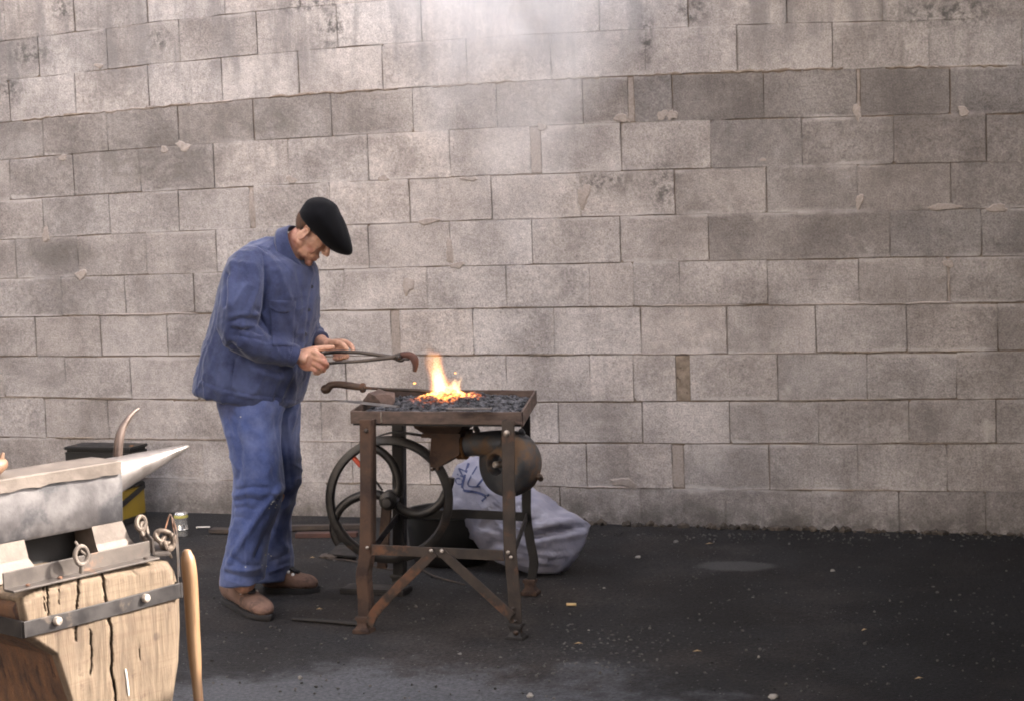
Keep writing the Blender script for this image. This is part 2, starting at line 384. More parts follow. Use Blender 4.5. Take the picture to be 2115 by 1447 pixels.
for r, js in JOINTS.items():
    for a, b in zip(js[:-1], js[1:]):
        xa = a[1] if isinstance(a, tuple) else a; xb = b[0] if isinstance(b, tuple) else b
        ymid = PH/2
        y0 = np.interp((xa+xb)/2, [0, 2115], [250+82*r, 136+98*r])+45
        g = random.choice([random.uniform(.0001, .0005), random.uniform(.0006, .0014), random.uniform(.0014, .0028)])
        wa, wb = P(xa, y0, 0)[0]+g, P(xb, y0, 0)[0]-g
        gt, gb = [random.choice([random.uniform(.0001, .0007), random.uniform(.001, .0032)]) for _ in (0, 1)]
        if r <= -1: g = random.uniform(.0003, .0012); gt, gb = random.uniform(.0003, .0015), random.uniform(.0003, .0015)
        if r in (4, 5, 6, 7): gb += random.uniform(.001, .006); gt += random.uniform(.0, .003)
        def cz(k, x, s): return rowz(k, x)+s
        tl, tr, bl, br_ = cz(r, wa, -gt), cz(r, wb, -gt), cz(r+1, wa, gb), cz(r+1, wb, gb)
        if r == 9: bl = br_ = -.06
        j = lambda s=.0018: random.uniform(-s, s)
        cc = lambda: random.uniform(.0012, .0040) if random.random() < .85 else random.uniform(.006, .013)
        c1, c2, c3, c4 = cc(), cc(), cc(), cc(); xm = (wa+wb)/2+random.uniform(-.1, .1)
        out = [(wa+c1, tl+j()), (xm, (tl+tr)/2+j()), (wb-c2, tr+j()), (wb+j(), tr-c2), (wb+j(), br_+c3), (wb-c3, br_+j()), (xm, (bl+br_)/2+j()), (wa+c4, bl+j()), (wa+j(), bl+c4), (wa+j(), tl-c1)]
        out2 = []
        for q1, q2 in zip(out, out[1:]+out[:1]):
            out2.append(q1); L_ = math.hypot(q2[0]-q1[0], q2[1]-q1[1])
            if L_ > .1:
                for f_ in (.33, .67): out2.append((q1[0]+(q2[0]-q1[0])*f_+j(.0016), q1[1]+(q2[1]-q1[1])*f_+j(.0016)))
        out = out2
        yf = -random.uniform(.0, .0035); bv = random.uniform(.0006, .0016); cx, czz = (wa+wb)/2, (tl+bl)/2
        rings = []
        for ins, yy in ((0, .06), (0, yf+bv), (bv, yf)):
            rings.append([(x+(ins if x < cx else -ins), yy+(random.uniform(-.0008, .0008) if ins else 0), zz+(ins if zz < czz else -ins)) for x, zz in out])
        v, f = loft([np.array(q) for q in rings]); f = [q[::-1] for q in f]
        f = f[:-2]+[f[-1]]
        o = obj('concrete_block', (v, f), M_BLOCK, wall, smooth=False)
        k = random.gauss(1, .045); w = random.uniform(-.012, .012)
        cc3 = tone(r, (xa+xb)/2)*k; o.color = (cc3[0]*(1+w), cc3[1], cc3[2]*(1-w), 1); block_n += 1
xl = [P(js[0] if not isinstance(js[0], tuple) else js[0][1], 600, 0)[0] for js in JOINTS.values()]
xr = [P(js[-1], 600, 0)[0] for js in JOINTS.values()]
def slab(x0, x1, y0, y1, z0, z1): return box(((x0+x1)/2, (y0+y1)/2, (z0+z1)/2), ((x1-x0)/2, 0, 0), (0, (y1-y0)/2, 0), (0, 0, (z1-z0)/2))
obj('mortar_core', slab(WALLX0, WALLX1, .0062, .20, -.3, WALLTOP), M_MORTAR, wall, False)
# courses outside the frame: same blocks, joined
t = NT('outer_courses'); p = t.pos(); sx = t.new('ShaderNodeSeparateXYZ'); t.l.new(p, sx.inputs[0]); cb = t.new('ShaderNodeCombineXYZ'); t.l.new(sx.outputs[0], cb.inputs[0]); t.l.new(sx.outputs[2], cb.inputs[1])
g1 = t.noise(p, 210, 3, .7); g2 = t.noise(p, 3.2, 4, .6)
c = t.mix(t.ramp(g1, .3, .7), (.24, .21, .19, 1), (.46, .41, .37, 1)); c = t.mix(1.0, c, t.mix(t.ramp(g2, .3, .7), (.8, .8, .8, 1), (1.12, 1.1, 1.08, 1)), 'MULTIPLY')
M_OUTER = t.done(c, .93, 0, t.bump(g1, .5, .004), .2)
def course_blocks(x0, x1, z0, z1, seedx=0):
    ms = []; k = 0; zz = z0
    while zz < z1-.05:
        x = x0; first = True
        while x < x1-.02:
            w = .4 if not (first and k % 2) else .2; first = False
            e = min(x+w, x1); y = random.uniform(-.003, .002)
            ms.append(slab(x+.003, e-.003, y, .06, zz+.003, min(zz+.2, z1)-.003)); x = e
        zz += .2; k += 1
    return join(*ms)
zt = min(rowz(-4, XA), rowz(-4, XB))
zmax = max(rowz(-4, XA-.3), rowz(-4, XB+.3), rowz(-4, (XA+XB)/2))
def row_fill(r, x0, x1, ltr):
    ms = []; x = x1 if ltr else x0
    while (x > x0+.02) if ltr else (x < x1-.02):
        e = max(x-.4, x0) if ltr else min(x+.4, x1); a_, b_ = min(x, e), max(x, e); g = random.uniform(.0005, .003); y = -random.uniform(0, .0035)
        zt_, zb_ = rowz(r, (a_+b_)/2)-g, (rowz(r+1, (a_+b_)/2)+g if r < 9 else -.06); ms.append(slab(a_+g, b_-g, y, .06, zb_, zt_)); x = e
    return ms
fill = []
for r, js in JOINTS.items():
    y0 = np.interp(0, [0, 2115], [250+82*r, 136+98*r])+45
    fill += row_fill(r, WALLX0, P(js[0][0] if isinstance(js[0], tuple) else js[0], y0, 0)[0], True)
    fill += row_fill(r, P(js[-1], np.interp(js[-1], [0, 2115], [250+82*r, 136+98*r])+45, 0)[0], WALLX1, False)
o = obj('outer_courses', join(*fill, course_blocks(WALLX0, WALLX1, zmax+.03, WALLTOP)), M_OUTER, wall, False); o['kind'] = 'stuff'

def smear(px, py, w, h, seed, thick=.0012):
    rng = random.Random(seed); c = P(px, py, 0); n = 22; R1 = []; R2 = []
    for i in range(n):
        a = 2*math.pi*i/n; k = rng.uniform(.8, 1.1)*(1+.22*math.sin(2*a+seed)+.16*math.sin(3*a+2*seed))
        R1.append((c[0]+w*k*math.cos(a), .004, c[2]+h*k*math.sin(a))); R2.append((c[0]+w*k*.72*math.cos(a), -.0048-thick*rng.uniform(.5, 1), c[2]+h*k*.66*math.sin(a)))
    v, f = loft([np.array(R1), np.array(R2)]); return v, [q[::-1] for q in f][:-2]+[f[-1][::-1]]
for i, (a, b, w, h) in enumerate([(1368, 238, .030, .030), (1388, 238, .026, .032), (1283, 244, .035, .028), (1770, 232, .018, .045), (1990, 230, .030, .026), (95, 486, .030, .042), (168, 567, .042, .030), (843, 590, .032, .060), (792, 368, .030, .022), (970, 369, .045, .014), (603, 372, .035, .022), (929, 520, .026, .060), (945, 548, .05, .018), (885, 457, .055, .020), (1576, 330, .014, .012), (1960, 545, .024, .024), (380, 303, .05, .03), (340, 310, .03, .02), (130, 326, .035, .018), (1775, 415, .02, .04), (1950, 428, .07, .022), (1290, 995, .06, .03), (205, 136, .03, .014), (1120, 262, .03, .02), (2060, 430, .06, .02), (1205, 405, .035, .07), (520, 430, .016, .10)]):
    obj('mortar_smear', smear(a, b, w, h, i), M_SMEAR, wall)
# mortar pockets in the wide vertical joints and squeezed beds
M_POCKET = simple('joint_mortar', (118, 104, 90), (150, 136, 121), 30, .95, bscale=90, bstr=.8, bdist=.004, c3=(60, 50, 42), s3=35, t3=(.6, .7))
for (r, js) in JOINTS.items():
    for q in js:
        if isinstance(q, tuple):
            y0 = np.interp(q[0], [0, 2115], [250+82*r, 136+98*r])+45
            xa, xb = P(q[0], y0, 0)[0], P(q[1], y0, 0)[0]; za, zb = rowz(r, xa)-.006, rowz(r+1, xa)+.006
            n = 8; L = [np.array([[xa+random.uniform(-.001, .003), random.uniform(.001, .005), za+(zb-za)*i/n], [xb-random.uniform(-.001, .003), random.uniform(.001, .005), za+(zb-za)*i/n]]) for i in range(n+1)]
            V = np.concatenate(L); F = [[2*i, 2*i+2, 2*i+3, 2*i+1] for i in range(n)]
            o = obj('joint_mortar', (V, F), M_POCKET if r == 6 else M_SMEAR, wall)
for r in (4, 5, 6, 7, 8):       # ragged beds, flush or slightly proud
    x = -80
    while x < 2180:
        L = random.uniform(60, 260)
        if random.random() < .5:
            n = max(3, int(L/18)); V = []; 
            h = random.uniform(.006, .012)
            for i in range(n+1):
                xx = P(x+L*i/n, np.interp(x, [0, 2115], [250+82*(r+1), 136+98*(r+1)]), 0)[0]; zc = rowz(r+1, xx)+random.uniform(-.002, .002); e = (1-abs(2*i/n-1)**4)
                V += [(xx, .002, zc+h*e*random.uniform(.7, 1.1)), (xx, -.005-.002*e*random.random(), zc+.003*e), (xx, .002, zc-h*e*random.uniform(.5, 1.0))]
            F = []
            for i in range(n): F += [[3*i, 3*i+1, 3*i+4, 3*i+3], [3*i+1, 3*i+2, 3*i+5, 3*i+4]]
            obj('bed_mortar', (V, F), random.choice([M_SMEAR, M_MORTAR, M_POCKET]), wall)
        x += L+random.uniform(20, 120)

for i in range(26):      # ragged mortar lip under the whitewashed courses
    if random.random() < .28: continue
    x = -40+i*85; L = 85+random.uniform(-6, 14); n = 7; V = []
    for k in range(n+1):
        xx = P(x+L*k/n, 200, 0)[0]; zc = rowz(0, xx)+random.uniform(-.004, .004); hh_ = random.uniform(.003, .013)
        V += [(xx, .002, zc+hh_), (xx, -.0045-.002*random.random(), zc+.001), (xx, .002, zc-random.uniform(.004, .014))]
    F = []
    for k in range(n): F += [[3*k, 3*k+1, 3*k+4, 3*k+3], [3*k+1, 3*k+2, 3*k+5, 3*k+4]]
    obj('bed_mortar', (V, F), random.choice([M_SMEAR, M_MORTAR, M_POCKET]), wall)

# ------------------------------------------------------------------ ground
t = NT('asphalt'); p = t.pos()
n1 = t.noise(p, 75, 6, .8); n2 = t.noise(p, 2.0, 6, .62); n3 = t.noise(p, 14, 4, .6)
c = t.mix(t.ramp(n1, .3, .7), (.005, .0049, .005, 1), (.034, .032, .032, 1)); c = t.mix(t.ramp(n2, .35, .65), c, t.mix(1.0, c, (.68, .62, .58, 1), 'MULTIPLY'))
sxg = t.new('ShaderNodeSeparateXYZ'); t.l.new(p, sxg.inputs[0]); right_shade = t.ramp(t.math('ADD', sxg.outputs[0], t.math('MULTIPLY', t.math('SUBTRACT', n2, .5), 1.6)), -1.7, -.4)
c = t.mix(t.math('MULTIPLY', right_shade, .55), c, t.mix(1.0, c, (.22, .23, .27, 1), 'MULTIPLY'))  # fall of light toward the right painted into the asphalt colour
c = t.mix(t.math('MULTIPLY', t.ramp(t.noise(p, 1.3, 6, .65), .46, .62), .8), c, t.mix(1.0, c, (1.9, 1.75, 1.6, 1), 'MULTIPLY'))
agg = t.voro(p, 85, 0); agc = t.voro(p, 85, 1); sp = t.new('ShaderNodeSeparateColor'); t.l.new(agc, sp.inputs[0])
c = t.mix(t.math('MULTIPLY', t.ramp(agg, .18, .30, 1, 0), t.ramp(sp.outputs[0], .92, 1.0)), c, (.16, .155, .15, 1))
# dry paler asphalt outside the coal-dust stain, and a pale oval drip
def gspot(px, py, rx, ry, yaw=0):
    q = Pz(px, py, 0); d = t.vmath('SUBTRACT', p, tuple(q)); d = t.vmath('MULTIPLY', d, (1/rx, 1/ry, 0)); return t.vmath('LENGTH', d)
dry = t.math('ADD', gspot(800, 1600, 1.30, 1.02), t.math('MULTIPLY', t.math('SUBTRACT', n2, .5), 1.2)); dry = t.math('ADD', dry, t.math('MULTIPLY', t.math('SUBTRACT', n3, .5), .5))
c = t.mix(t.math('MULTIPLY', t.ramp(dry, .74, 1.12, 1, 0), .72), c, t.mix(t.ramp(n1, .3, .7), (.045, .046, .050, 1), (.115, .117, .125, 1)))
ov = t.ramp(t.math('ADD', gspot(1522, 1168, .17, .10), t.math('MULTIPLY', t.math('SUBTRACT', n3, .5), .6)), .7, 1.1, 1, 0); c = t.mix(t.math('MULTIPLY', ov, .5), c, (.085, .082, .08, 1))
nb = t.bump(n1, .7, .006); nb = t.bump(t.math('SUBTRACT', 1.0, agg), .35, .004, nb); nb = t.bump(n3, .25, .01, nb)
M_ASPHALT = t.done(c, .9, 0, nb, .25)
G = []; nx, ny = 60, 40
gx = np.concatenate([[-60, -25, -12], np.linspace(-7, 4, 110), [8, 20, 60]]); gy = np.concatenate([[-60, -25, -12], np.linspace(-7, .05, 80), [3, 20, 60]])
V = np.array([(x, y, .008*mnoise.noise(Vector((x*1.7, y*1.7, 3)))+.003*mnoise.noise(Vector((x*7, y*7, 1))) if (-7 < x < 4 and -7 < y < 0) else 0) for y in gy for x in gx]); nxx = len(gx)
F = [[j*nxx+i, j*nxx+i+1, (j+1)*nxx+i+1, (j+1)*nxx+i] for j in range(len(gy)-1) for i in range(nxx-1)]
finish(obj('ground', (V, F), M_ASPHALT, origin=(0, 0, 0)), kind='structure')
# added unseen pale paving and facade behind the camera, bouncing sunlight onto the wall
M_YARD_BOUNCE = simple('pale_yard_bounce', (176, 168, 156), (198, 190, 178), 3, .9)
finish(obj('added_yard_bounce', (np.array([(-40, -6.6, .004), (-2.6, -6.6, .004), (-2.6, -40, .004), (-40, -40, .004)]), [[3, 2, 1, 0]]), M_YARD_BOUNCE, None, False, origin=(0, -20, 0)), kind='structure')
M_WALL_BOUNCE = simple('pale_wall_bounce', (214, 204, 188), (228, 218, 202), 2, .9)
finish(obj('added_wall_bounce', slab(-13, -3.4, -14.5, -11.0, -.05, 9), M_WALL_BOUNCE, None, False, origin=(-8, -16, 0)), kind='structure')
# added unseen dark masses that cut skylight toward both ends of the wall
M_DARK = simple('dark_blocker', (30, 28, 27), (48, 44, 40), 8, .85)
finish(obj('far_sky_blocker', join(slab(.3, 12, -16, -8.8, -.05, 8.5), slab(.1, 12.2, -16.2, -8.6, 8.503, 8.7)), M_DARK, None, False, origin=(4, -12, 0)), kind='structure')  # added mass behind the camera, dims the right of the wall
finish(obj('left_sky_blocker', join(slab(-11, -7.6, -10.5, -1.2, -.05, 4.2), slab(-11.2, -7.3, -10.7, -1.0, 4.203, 4.35)), M_DARK, None, False, origin=(-9, -5, 0)), kind='structure')  # added mass on the left, keeps sky off that end of the wall
RX0, RX1, RY0, RZ = -1.4, .40, -6.4, 2.9
finish(obj('overhead_sky_blocker', slab(RX0, RX1, RY0, -.03, RZ, RZ+.12), M_DARK, None, False, origin=(RX0, -3, RZ)), kind='structure')  # added overhead slab, unseen, shades the right-hand wall and ground
finish(obj('right_sky_blocker', slab(RX1-.10, RX1, -3.5, -.03, -.05, 2.0), M_DARK, None, False, origin=(RX1, -2, 0)), kind='structure')  # added upright slab, unseen, blocks light from the right

# ------------------------------------------------------------------ shared materials
M_IRON = simple('old_iron', (44, 38, 34), (70, 60, 53), 14, .62, .35, 120, .5, .0012, c3=(98, 66, 46), t3=(.52, .66), s3=7, r2=.85)
M_IRONDK = simple('dark_iron', (26, 24, 24), (42, 38, 36), 18, .6, .3, 120, .4, .001, c3=(58, 42, 32), t3=(.6, .72), s3=8, r2=.85)
M_RUST = simple('rusty_iron', (62, 47, 39), (86, 65, 52), 16, .85, .15, 130, .6, .0015, c3=(54, 40, 34), t3=(.5, .62), s3=9)
M_RIM = simple('forge_rim_iron', (74, 61, 54), (100, 83, 74), 22, .7, .3, 150, .4, .001, (1, 1, 3), c3=(66, 52, 46), t3=(.52, .62), s3=11, r2=.8)
M_RIVET = simple('bright_rivet', (150, 138, 126), (188, 178, 168), 60, .45, .7)
M_BLOWER = simple('painted_cast_iron', (48, 50, 54), (70, 70, 72), 9, .5, .2, 90, .4, .0012, c3=(98, 76, 56), t3=(.48, .62), s3=6, r2=.85)
M_WHEEL = simple('wheel_iron', (42, 40, 39), (62, 58, 55), 12, .42, .45, 100, .35, .001, c3=(74, 56, 44), t3=(.58, .7), s3=6, r2=.8)
M_BRASS = simple('heated_clamp', (120, 84, 52), (146, 104, 66), 20, .5, .6)
M_BELT = simple('leather_belt', (28, 26, 26), (40, 36, 34), 20, .7)
M_RED = simple('red_paint', (170, 62, 40), (190, 80, 52), 30, .6)

# ------------------------------------------------------------------ forge
TZ = .767
FL, FR = Pz(725, 848, TZ), Pz(1077, 850, TZ); BR = Pz(1106, 805, TZ); BL = FL+(BR-FR)
ZU = np.array([0, 0, 1.0]); XU = np.array([1.0, 0, 0]); YU = np.array([0, 1.0, 0])
forge = thing('forge', tuple(((FL+BR)/2)*[1, 1, 0]), 'rusty portable smithing forge on iron legs with flywheel and coal tray', 'forge')
fu = unit(FR-FL); du = unit(BR-FR)
def rim(a, b, h, t=.008):
    d = unit(b-a); s = unit(np.cross(ZU, d)); n = 10; pts = [a+(b-a)*i/n-ZU*(h/2)+np.array([0, 0, random.uniform(-.0007, .0007)]) for i in range(n+1)]
    return sweep(pts, ZU, h, s, t)
obj('tray_rim', rim(FL+fu*.114, FR, .043), M_RIM, forge)
obj('tray_rim', rim(FL, FL+fu*.111, .043), M_RIM, forge)      # the shorter strip before the joint
obj('weld_seam', tube([FL+fu*.1125-ZU*.004-du*.004, FL+fu*.1125-ZU*.018-du*.005, FL+fu*.1128-ZU*.038-du*.004], .0032, 6), M_RIVET, forge)
obj('tray_rim', rim(FR+du*.006, BR, .05), M_RIM, forge); obj('tray_rim', rim(BR-fu*.005, BL, .06), M_RIM, forge); obj('tray_rim', rim(BL-du*.006, FL+du*.006, .045), M_RIM, forge)
cen = (FL+BR)/2
obj('tray_floor', box(cen-ZU*.046, fu*np.linalg.norm(FR-FL)/2*.985, du*np.linalg.norm(BR-FR)/2*.985, ZU*.004), M_IRONDK, forge, False)
YF = -2.055; YB = -1.40
def pts_at(Y, *q): return [P(x, y, Y) for x, y in q]
def leg(Y, q, w, mat, side, foot=True):
    p = pts_at(Y, *q); L = obj('leg', sweep(spline(p, 4), XU, w, YU, .007), mat, forge)
    p2 = [a+XU*(side*w/2)+YU*.018 for a in p]
    obj('leg_flange', sweep(spline(p2, 4), YU, .034, XU, .006), mat, L)
    return L
l1 = leg(YF, [(755, 866), (756, 1000), (755, 1120), (752, 1160), (747, 1188), (751, 1240), (752, 1292)], .043, M_RUST, 1)
l2 = leg(YF, [(1050, 868), (1051, 1000), (1054, 1130), (1062, 1220), (1066, 1305)], .043, M_IRON, -1)
l3 = leg(YB, [(820, 858), (821, 1000), (822, 1130), (822, 1190)], .042, M_IRONDK, 1)
l4 = leg(YB, [(1086, 858), (1088, 980), (1088, 1060), (1096, 1120), (1103, 1160), (1096, 1205)], .034, M_IRONDK, -1)
for (x, y, Y, m, h) in ((752, 1312, YF, M_RUST, .03), (1067, 1324, YF, M_IRONDK, .028), (822, 1212, YB, M_IRONDK, .02), (1096, 1222, YB, M_RUST, .025)):
    q = P(x, y, Y); g = q*[1, 1, 0]
    f = obj('foot', join(bevbox(g+ZU*.008, XU*.032, YU*.030, ZU*.008, .003), loft([g+np.array([[sx*a, sy*b, z] for sx, sy in ((-1, -1), (1, -1), (1, 1), (-1, 1))]) for a, b, z in ((.028, .026, .012), (.018, .016, .028), (.018, .015, .042), (.024, .018, .050), (.024, .016, .058))])), m, forge)
xb = pts_at(YF-.008, (768, 1134), (900, 1140), (1040, 1146)); obj('cross_bar', sweep(xb, ZU, .036, YU, .006), M_IRON, forge)
xb2 = pts_at(YB, (826, 1062), (960, 1060), (1082, 1066)); obj('cross_bar', sweep(xb2, ZU, .034, YU, .006), M_IRONDK, forge)
for (Xa, ya, yb) in ((1063, 1066, 1090),):
    a, b = P(1054, 1160, YF+.02), P(1088, 1066, YB); obj('side_bar', sweep([a, b], ZU, .03, XU, .006), M_IRONDK, forge)
a, b = P(756, 1150, YF+.02), P(822, 1066, YB); obj('side_bar', sweep([a, b], ZU, .03, XU, .006), M_IRONDK, forge)
for q in ([(897, 1139), (830, 1204), (784, 1252), (770, 1270), (762, 1288)], [(911, 1139), (985, 1206), (1057, 1272)]):
    p = [P(x, y, YF-.014) for x, y in q]; d = unit(p[-1]-p[0]); s = unit(np.cross(d, YU))
    obj('brace', sweep(spline(p, 4), s, .034, YU, .006), M_IRON, forge)
for (x, y, r, m, yy) in ((756, 889, .008, M_IRON, YF-.006), (1046, 894, .011, M_RIVET, YF-.006), (890, 1137, .0075, M_RIVET, YF-.020), (912, 1137, .0075, M_RIVET, YF-.020), (758, 1130, .006, M_RIVET, YF-.014), (1049, 1140, .0065, M_RIVET, YF-.014), (1055, 1150, .006, M_RIVET, YF-.014), (1060, 1256, .006, M_IRON, YF-.02), (1064, 1282, .006, M_IRON, YF-.02), (1065, 1306, .009, M_IRON, YF-.02)):
    c = P(x, y, yy); obj('rivet', lathe(c, -YU, [(r, -.003), (r, .001), (r*.8, .004), (r*.4, .0055), (0, .006)], 12), m, forge)
# air box under the hearth, clamp rings, duct and fan housing
YC = -1.74
def rect_ring(x0, x1, y, dy, Y=YC):
    a, b = P(x0, y, Y), P(x1, y, Y); return np.array([a-YU*dy, b-YU*dy, b+YU*dy, a+YU*dy])
obj('hearth_pot', loft([rect_ring(872, 972, 872, .085), rect_ring(874, 970, 877, .083), rect_ring(886, 960, 888, .062), rect_ring(889, 957, 890, .060)][::-1]), M_RUST, forge, False)
obj('pot_flange', loft([rect_ring(884, 964, 890, .066), rect_ring(884, 964, 898, .066)][::-1]), M_RUST, forge, False)
poly = [P(x, y, YC-.055) for x, y in ((891, 898), (948, 898), (949, 938), (925, 952), (902, 966), (889, 964), (887, 940))]
obj('air_box', prism(poly, YU*.11), M_RUST, forge, False)
for (x, y) in ((909, 884), (904, 968), (893, 969)):
    obj('bolt', lathe(P(x, y, YC-.07), -YU, [(.006, -.01), (.006, .003), (.003, .005), (0, .006)], 8), M_RIVET if y < 900 else M_RUST, forge)
ax = unit(P(1050, 912, YC)-P(945, 918, YC))
for x, m in ((947, M_BRASS), (954, M_BRASS), (961, M_BRASS)):
    c = P(x, 918, YC); obj('clamp_ring', lathe(c, ax, [(.038, -.004), (.050, -.004), (.053, 0), (.050, .004), (.038, .004)], 24), m, forge)
duct = [P(955, 918, YC), P(985, 916, YC), P(1020, 914, YC), P(1060, 916, YC+.02)]
obj('air_duct', tube(duct, [.041, .042, .045, .052], 24), M_BLOWER, forge)
BC = P(1049, 956, YC+.01); bax = unit(np.array([-.42, -.90, .06]))
prof = [(.0, -.10), (.05, -.098), (.085, -.085), (.108, -.055), (.118, -.015), (.117, .015), (.108, .036), (.094, .047), (.080, .050), (.055, .062), (.040, .066), (.036, .060), (.033, .02), (0, .018)]
obj('fan_housing', lathe(BC, bax, prof, 44), M_BLOWER, forge, True, angle=40)
obj('fan_shaft', lathe(BC+bax*.016, bax, [(.012, 0), (.012, .05), (.009, .054), (0, .055)], 14), M_RIVET, forge)
for (x, y) in ((983, 884), (1077, 890), (1114, 983)):
    c = P(x, y, YC); obj('lug', lathe(c, np.array([0, -.8, .6]), [(.010, -.02), (.011, 0), (.008, .008), (0, .010)], 10), M_BLOWER, forge)
# flywheel with three curved spokes
WC = P(804, 1031, -1.56); wn_ = unit(np.array([.26, -1.0, .0])); wx = unit(np.cross(ZU, -wn_)); wx = unit(np.array([1, .26, 0])); wz = ZU
RW = .236
def wpt(x, z, o=0): return WC+wx*x+wz*z+wn_*o
rp = []
for i in range(72):
    a = 2*math.pi*i/72; rp.append((math.cos(a), math.sin(a)))
prof_r = [(RW-.030, -.010), (RW-.024, -.019), (RW-.010, -.019), (RW+.002, -.013), (RW-.004, 0), (RW+.002, .013), (RW-.010, .019), (RW-.024, .019), (RW-.030, .010)]
obj('flywheel_rim', loft([np.array([wpt(cx*r, sz*r, o) for r, o in prof_r]) for cx, sz in rp+rp[:1]], True, False), M_WHEEL, forge, True, angle=50)
for q in ([(742, 914), (766, 922), (789, 933), (810, 955), (821, 985), (823, 1006), (815, 1023), (802, 1031)],
          [(931, 985), (929, 997), (922, 1014), (908, 1039), (884, 1056), (857, 1061), (833, 1053), (816, 1040), (804, 1028)],
          [(700, 1122), (692, 1108), (689, 1083), (700, 1053), (722, 1033), (749, 1022), (772, 1019), (800, 1027)]):
    sp = spline([Pn(x, y, WC, wn_) for x, y in q], 5)
    obj('spoke', tube(sp, list(np.linspace(.0150, .0185, len(sp))), 10, ref=wn_, flat=.8), M_WHEEL, forge)
obj('hub', lathe(WC-wn_*.045, wn_, [(0, 0), (.030, 0), (.034, .01), (.036, .045), (.034, .08), (.024, .085), (.018, .088), (.016, .12), (0, .122)], 22), M_WHEEL, forge)
obj('axle', tube([WC-wn_*.22, WC+wn_*.03], .011, 10), M_IRONDK, forge)
obj('wheel_post', sweep([P(800, 1034, -1.48), P(796, 1080, -1.48), P(789, 1172, -1.48)], XU, .040, YU, .014), M_RUST, forge)
g = P(790, 1172, -1.48); obj('post_foot', join(bevbox(np.array([g[0]-.03, g[1], .012]), XU*.13, YU*.05, ZU*.012, .004)), M_IRONDK, forge)
obj('foot_plate', prism([Pz(676, 1146, .01), Pz(737, 1152, .01), Pz(722, 1128, .01), Pz(700, 1128, .01)], ZU*.008), M_IRONDK, forge, False)
cr = obj('crank_rod', tube([P(790, 1012, -1.59), P(764, 976, -1.59), P(742, 952, -1.59)], .0042, 8), M_IRONDK, forge)
obj('crank_grip', tube([P(744, 960, -1.592), P(722, 934, -1.592)], .009, 10, round_ends=True), M_RED, cr)
obj('belt', sweep(spline([P(770, 905, -1.50), P(806, 893, -1.50), P(850, 895, -1.50), P(960, 914, -1.50), P(1045, 930, -1.55)], 6), YU, .026, ZU, .006), M_BELT, forge)
obj('fan_pulley', lathe(P(1048, 956, -1.56), YU, [(0, -.03), (.045, -.03), (.040, -.015), (.040, .0), (.045, .012), (0, .012)], 24), M_IRONDK, forge)

# ------------------------------------------------------------------ fire
FC = P(920, 818, -1.72)
t = NT('coal'); p = t.pos(); n1 = t.noise(p, 120, 3, .7); d = t.vmath('MULTIPLY', t.vmath('SUBTRACT', p, tuple(FC)), (1/.13, 1/.14, 1/.08)); dist = t.vmath('LENGTH', d)
hot = t.math('MULTIPLY', t.ramp(t.math('ADD', dist, t.math('MULTIPLY', t.math('SUBTRACT', t.noise(p, 60, 3, .6), .5), 1.6)), .25, 1.0, 1, 0), 1.0)
c = t.mix(t.ramp(n1, .35, .7), (.010, .010, .012, 1), (.060, .058, .062, 1)); c = t.mix(t.ramp(t.noise(p, 16, 4, .6), .42, .62), c, (.085, .084, .092, 1))
t.done(c, .75, 0, t.bump(n1, .7, .004), .35)
cr_ = t.new('ShaderNodeValToRGB'); cr_.color_ramp.elements[0].color = (.8, .07, .01, 1); cr_.color_ramp.elements[1].color = (1, .45, .10, 1); t.l.new(hot, cr_.inputs[0])
t.l.new(cr_.outputs[0], t.b.inputs['Emission Color']); t.l.new(t.math('MULTIPLY', t.math('POWER', hot, 1.7), .60), t.b.inputs['Emission Strength'])
M_COAL = t.m
Lf, Ld = np.linalg.norm(FR-FL), np.linalg.norm(BR-FR)
def heap(u, v):
    q = FL+fu*u+du*v; r = math.hypot((q[0]-FC[0])/.15, (q[1]-FC[1])/.17)
    return -.030+.058*math.exp(-r*r)+.016*math.exp(-((u-.5)/.1)**2-((v-.35)/.2)**2)+.012*mnoise.noise(Vector((u*14, v*14, 2)))+.008*mnoise.noise(Vector((u*40, v*40, 9)))
nu, nv = 46, 46; V = []
for j in range(nv):
    for i in range(nu):
        u, v = .012+(Lf-.024)*i/(nu-1), .012+(Ld-.024)*j/(nv-1); V.append(FL+fu*u+du*v+ZU*heap(u, v))
F = [[j*nu+i, j*nu+i+1, (j+1)*nu+i+1, (j+1)*nu+i] for j in range(nv-1) for i in range(nu-1)]
ms = [(np.array(V), F)]
for i in range(2600):
    u, v = random.uniform(.02, Lf-.02), random.uniform(.02, Ld-.02)
    if random.random() < .35:
        u = float(np.clip(random.gauss(np.dot(FC-FL, fu), .08), .03, Lf-.03)); v = float(np.clip(random.gauss(np.dot(FC-FL, du), .09), .03, Ld-.03))
    q = FL+fu*u+du*v+ZU*(heap(u, v)+.002); ms.append(rock(q, random.choice([.004, .005, .006, .008, .011]), i, 1))
finish(obj('coal_bed', join(*ms), M_COAL, None, False, origin=tuple(cen)), kind='stuff', label='bed of black coal and clinker glowing orange under the flame')
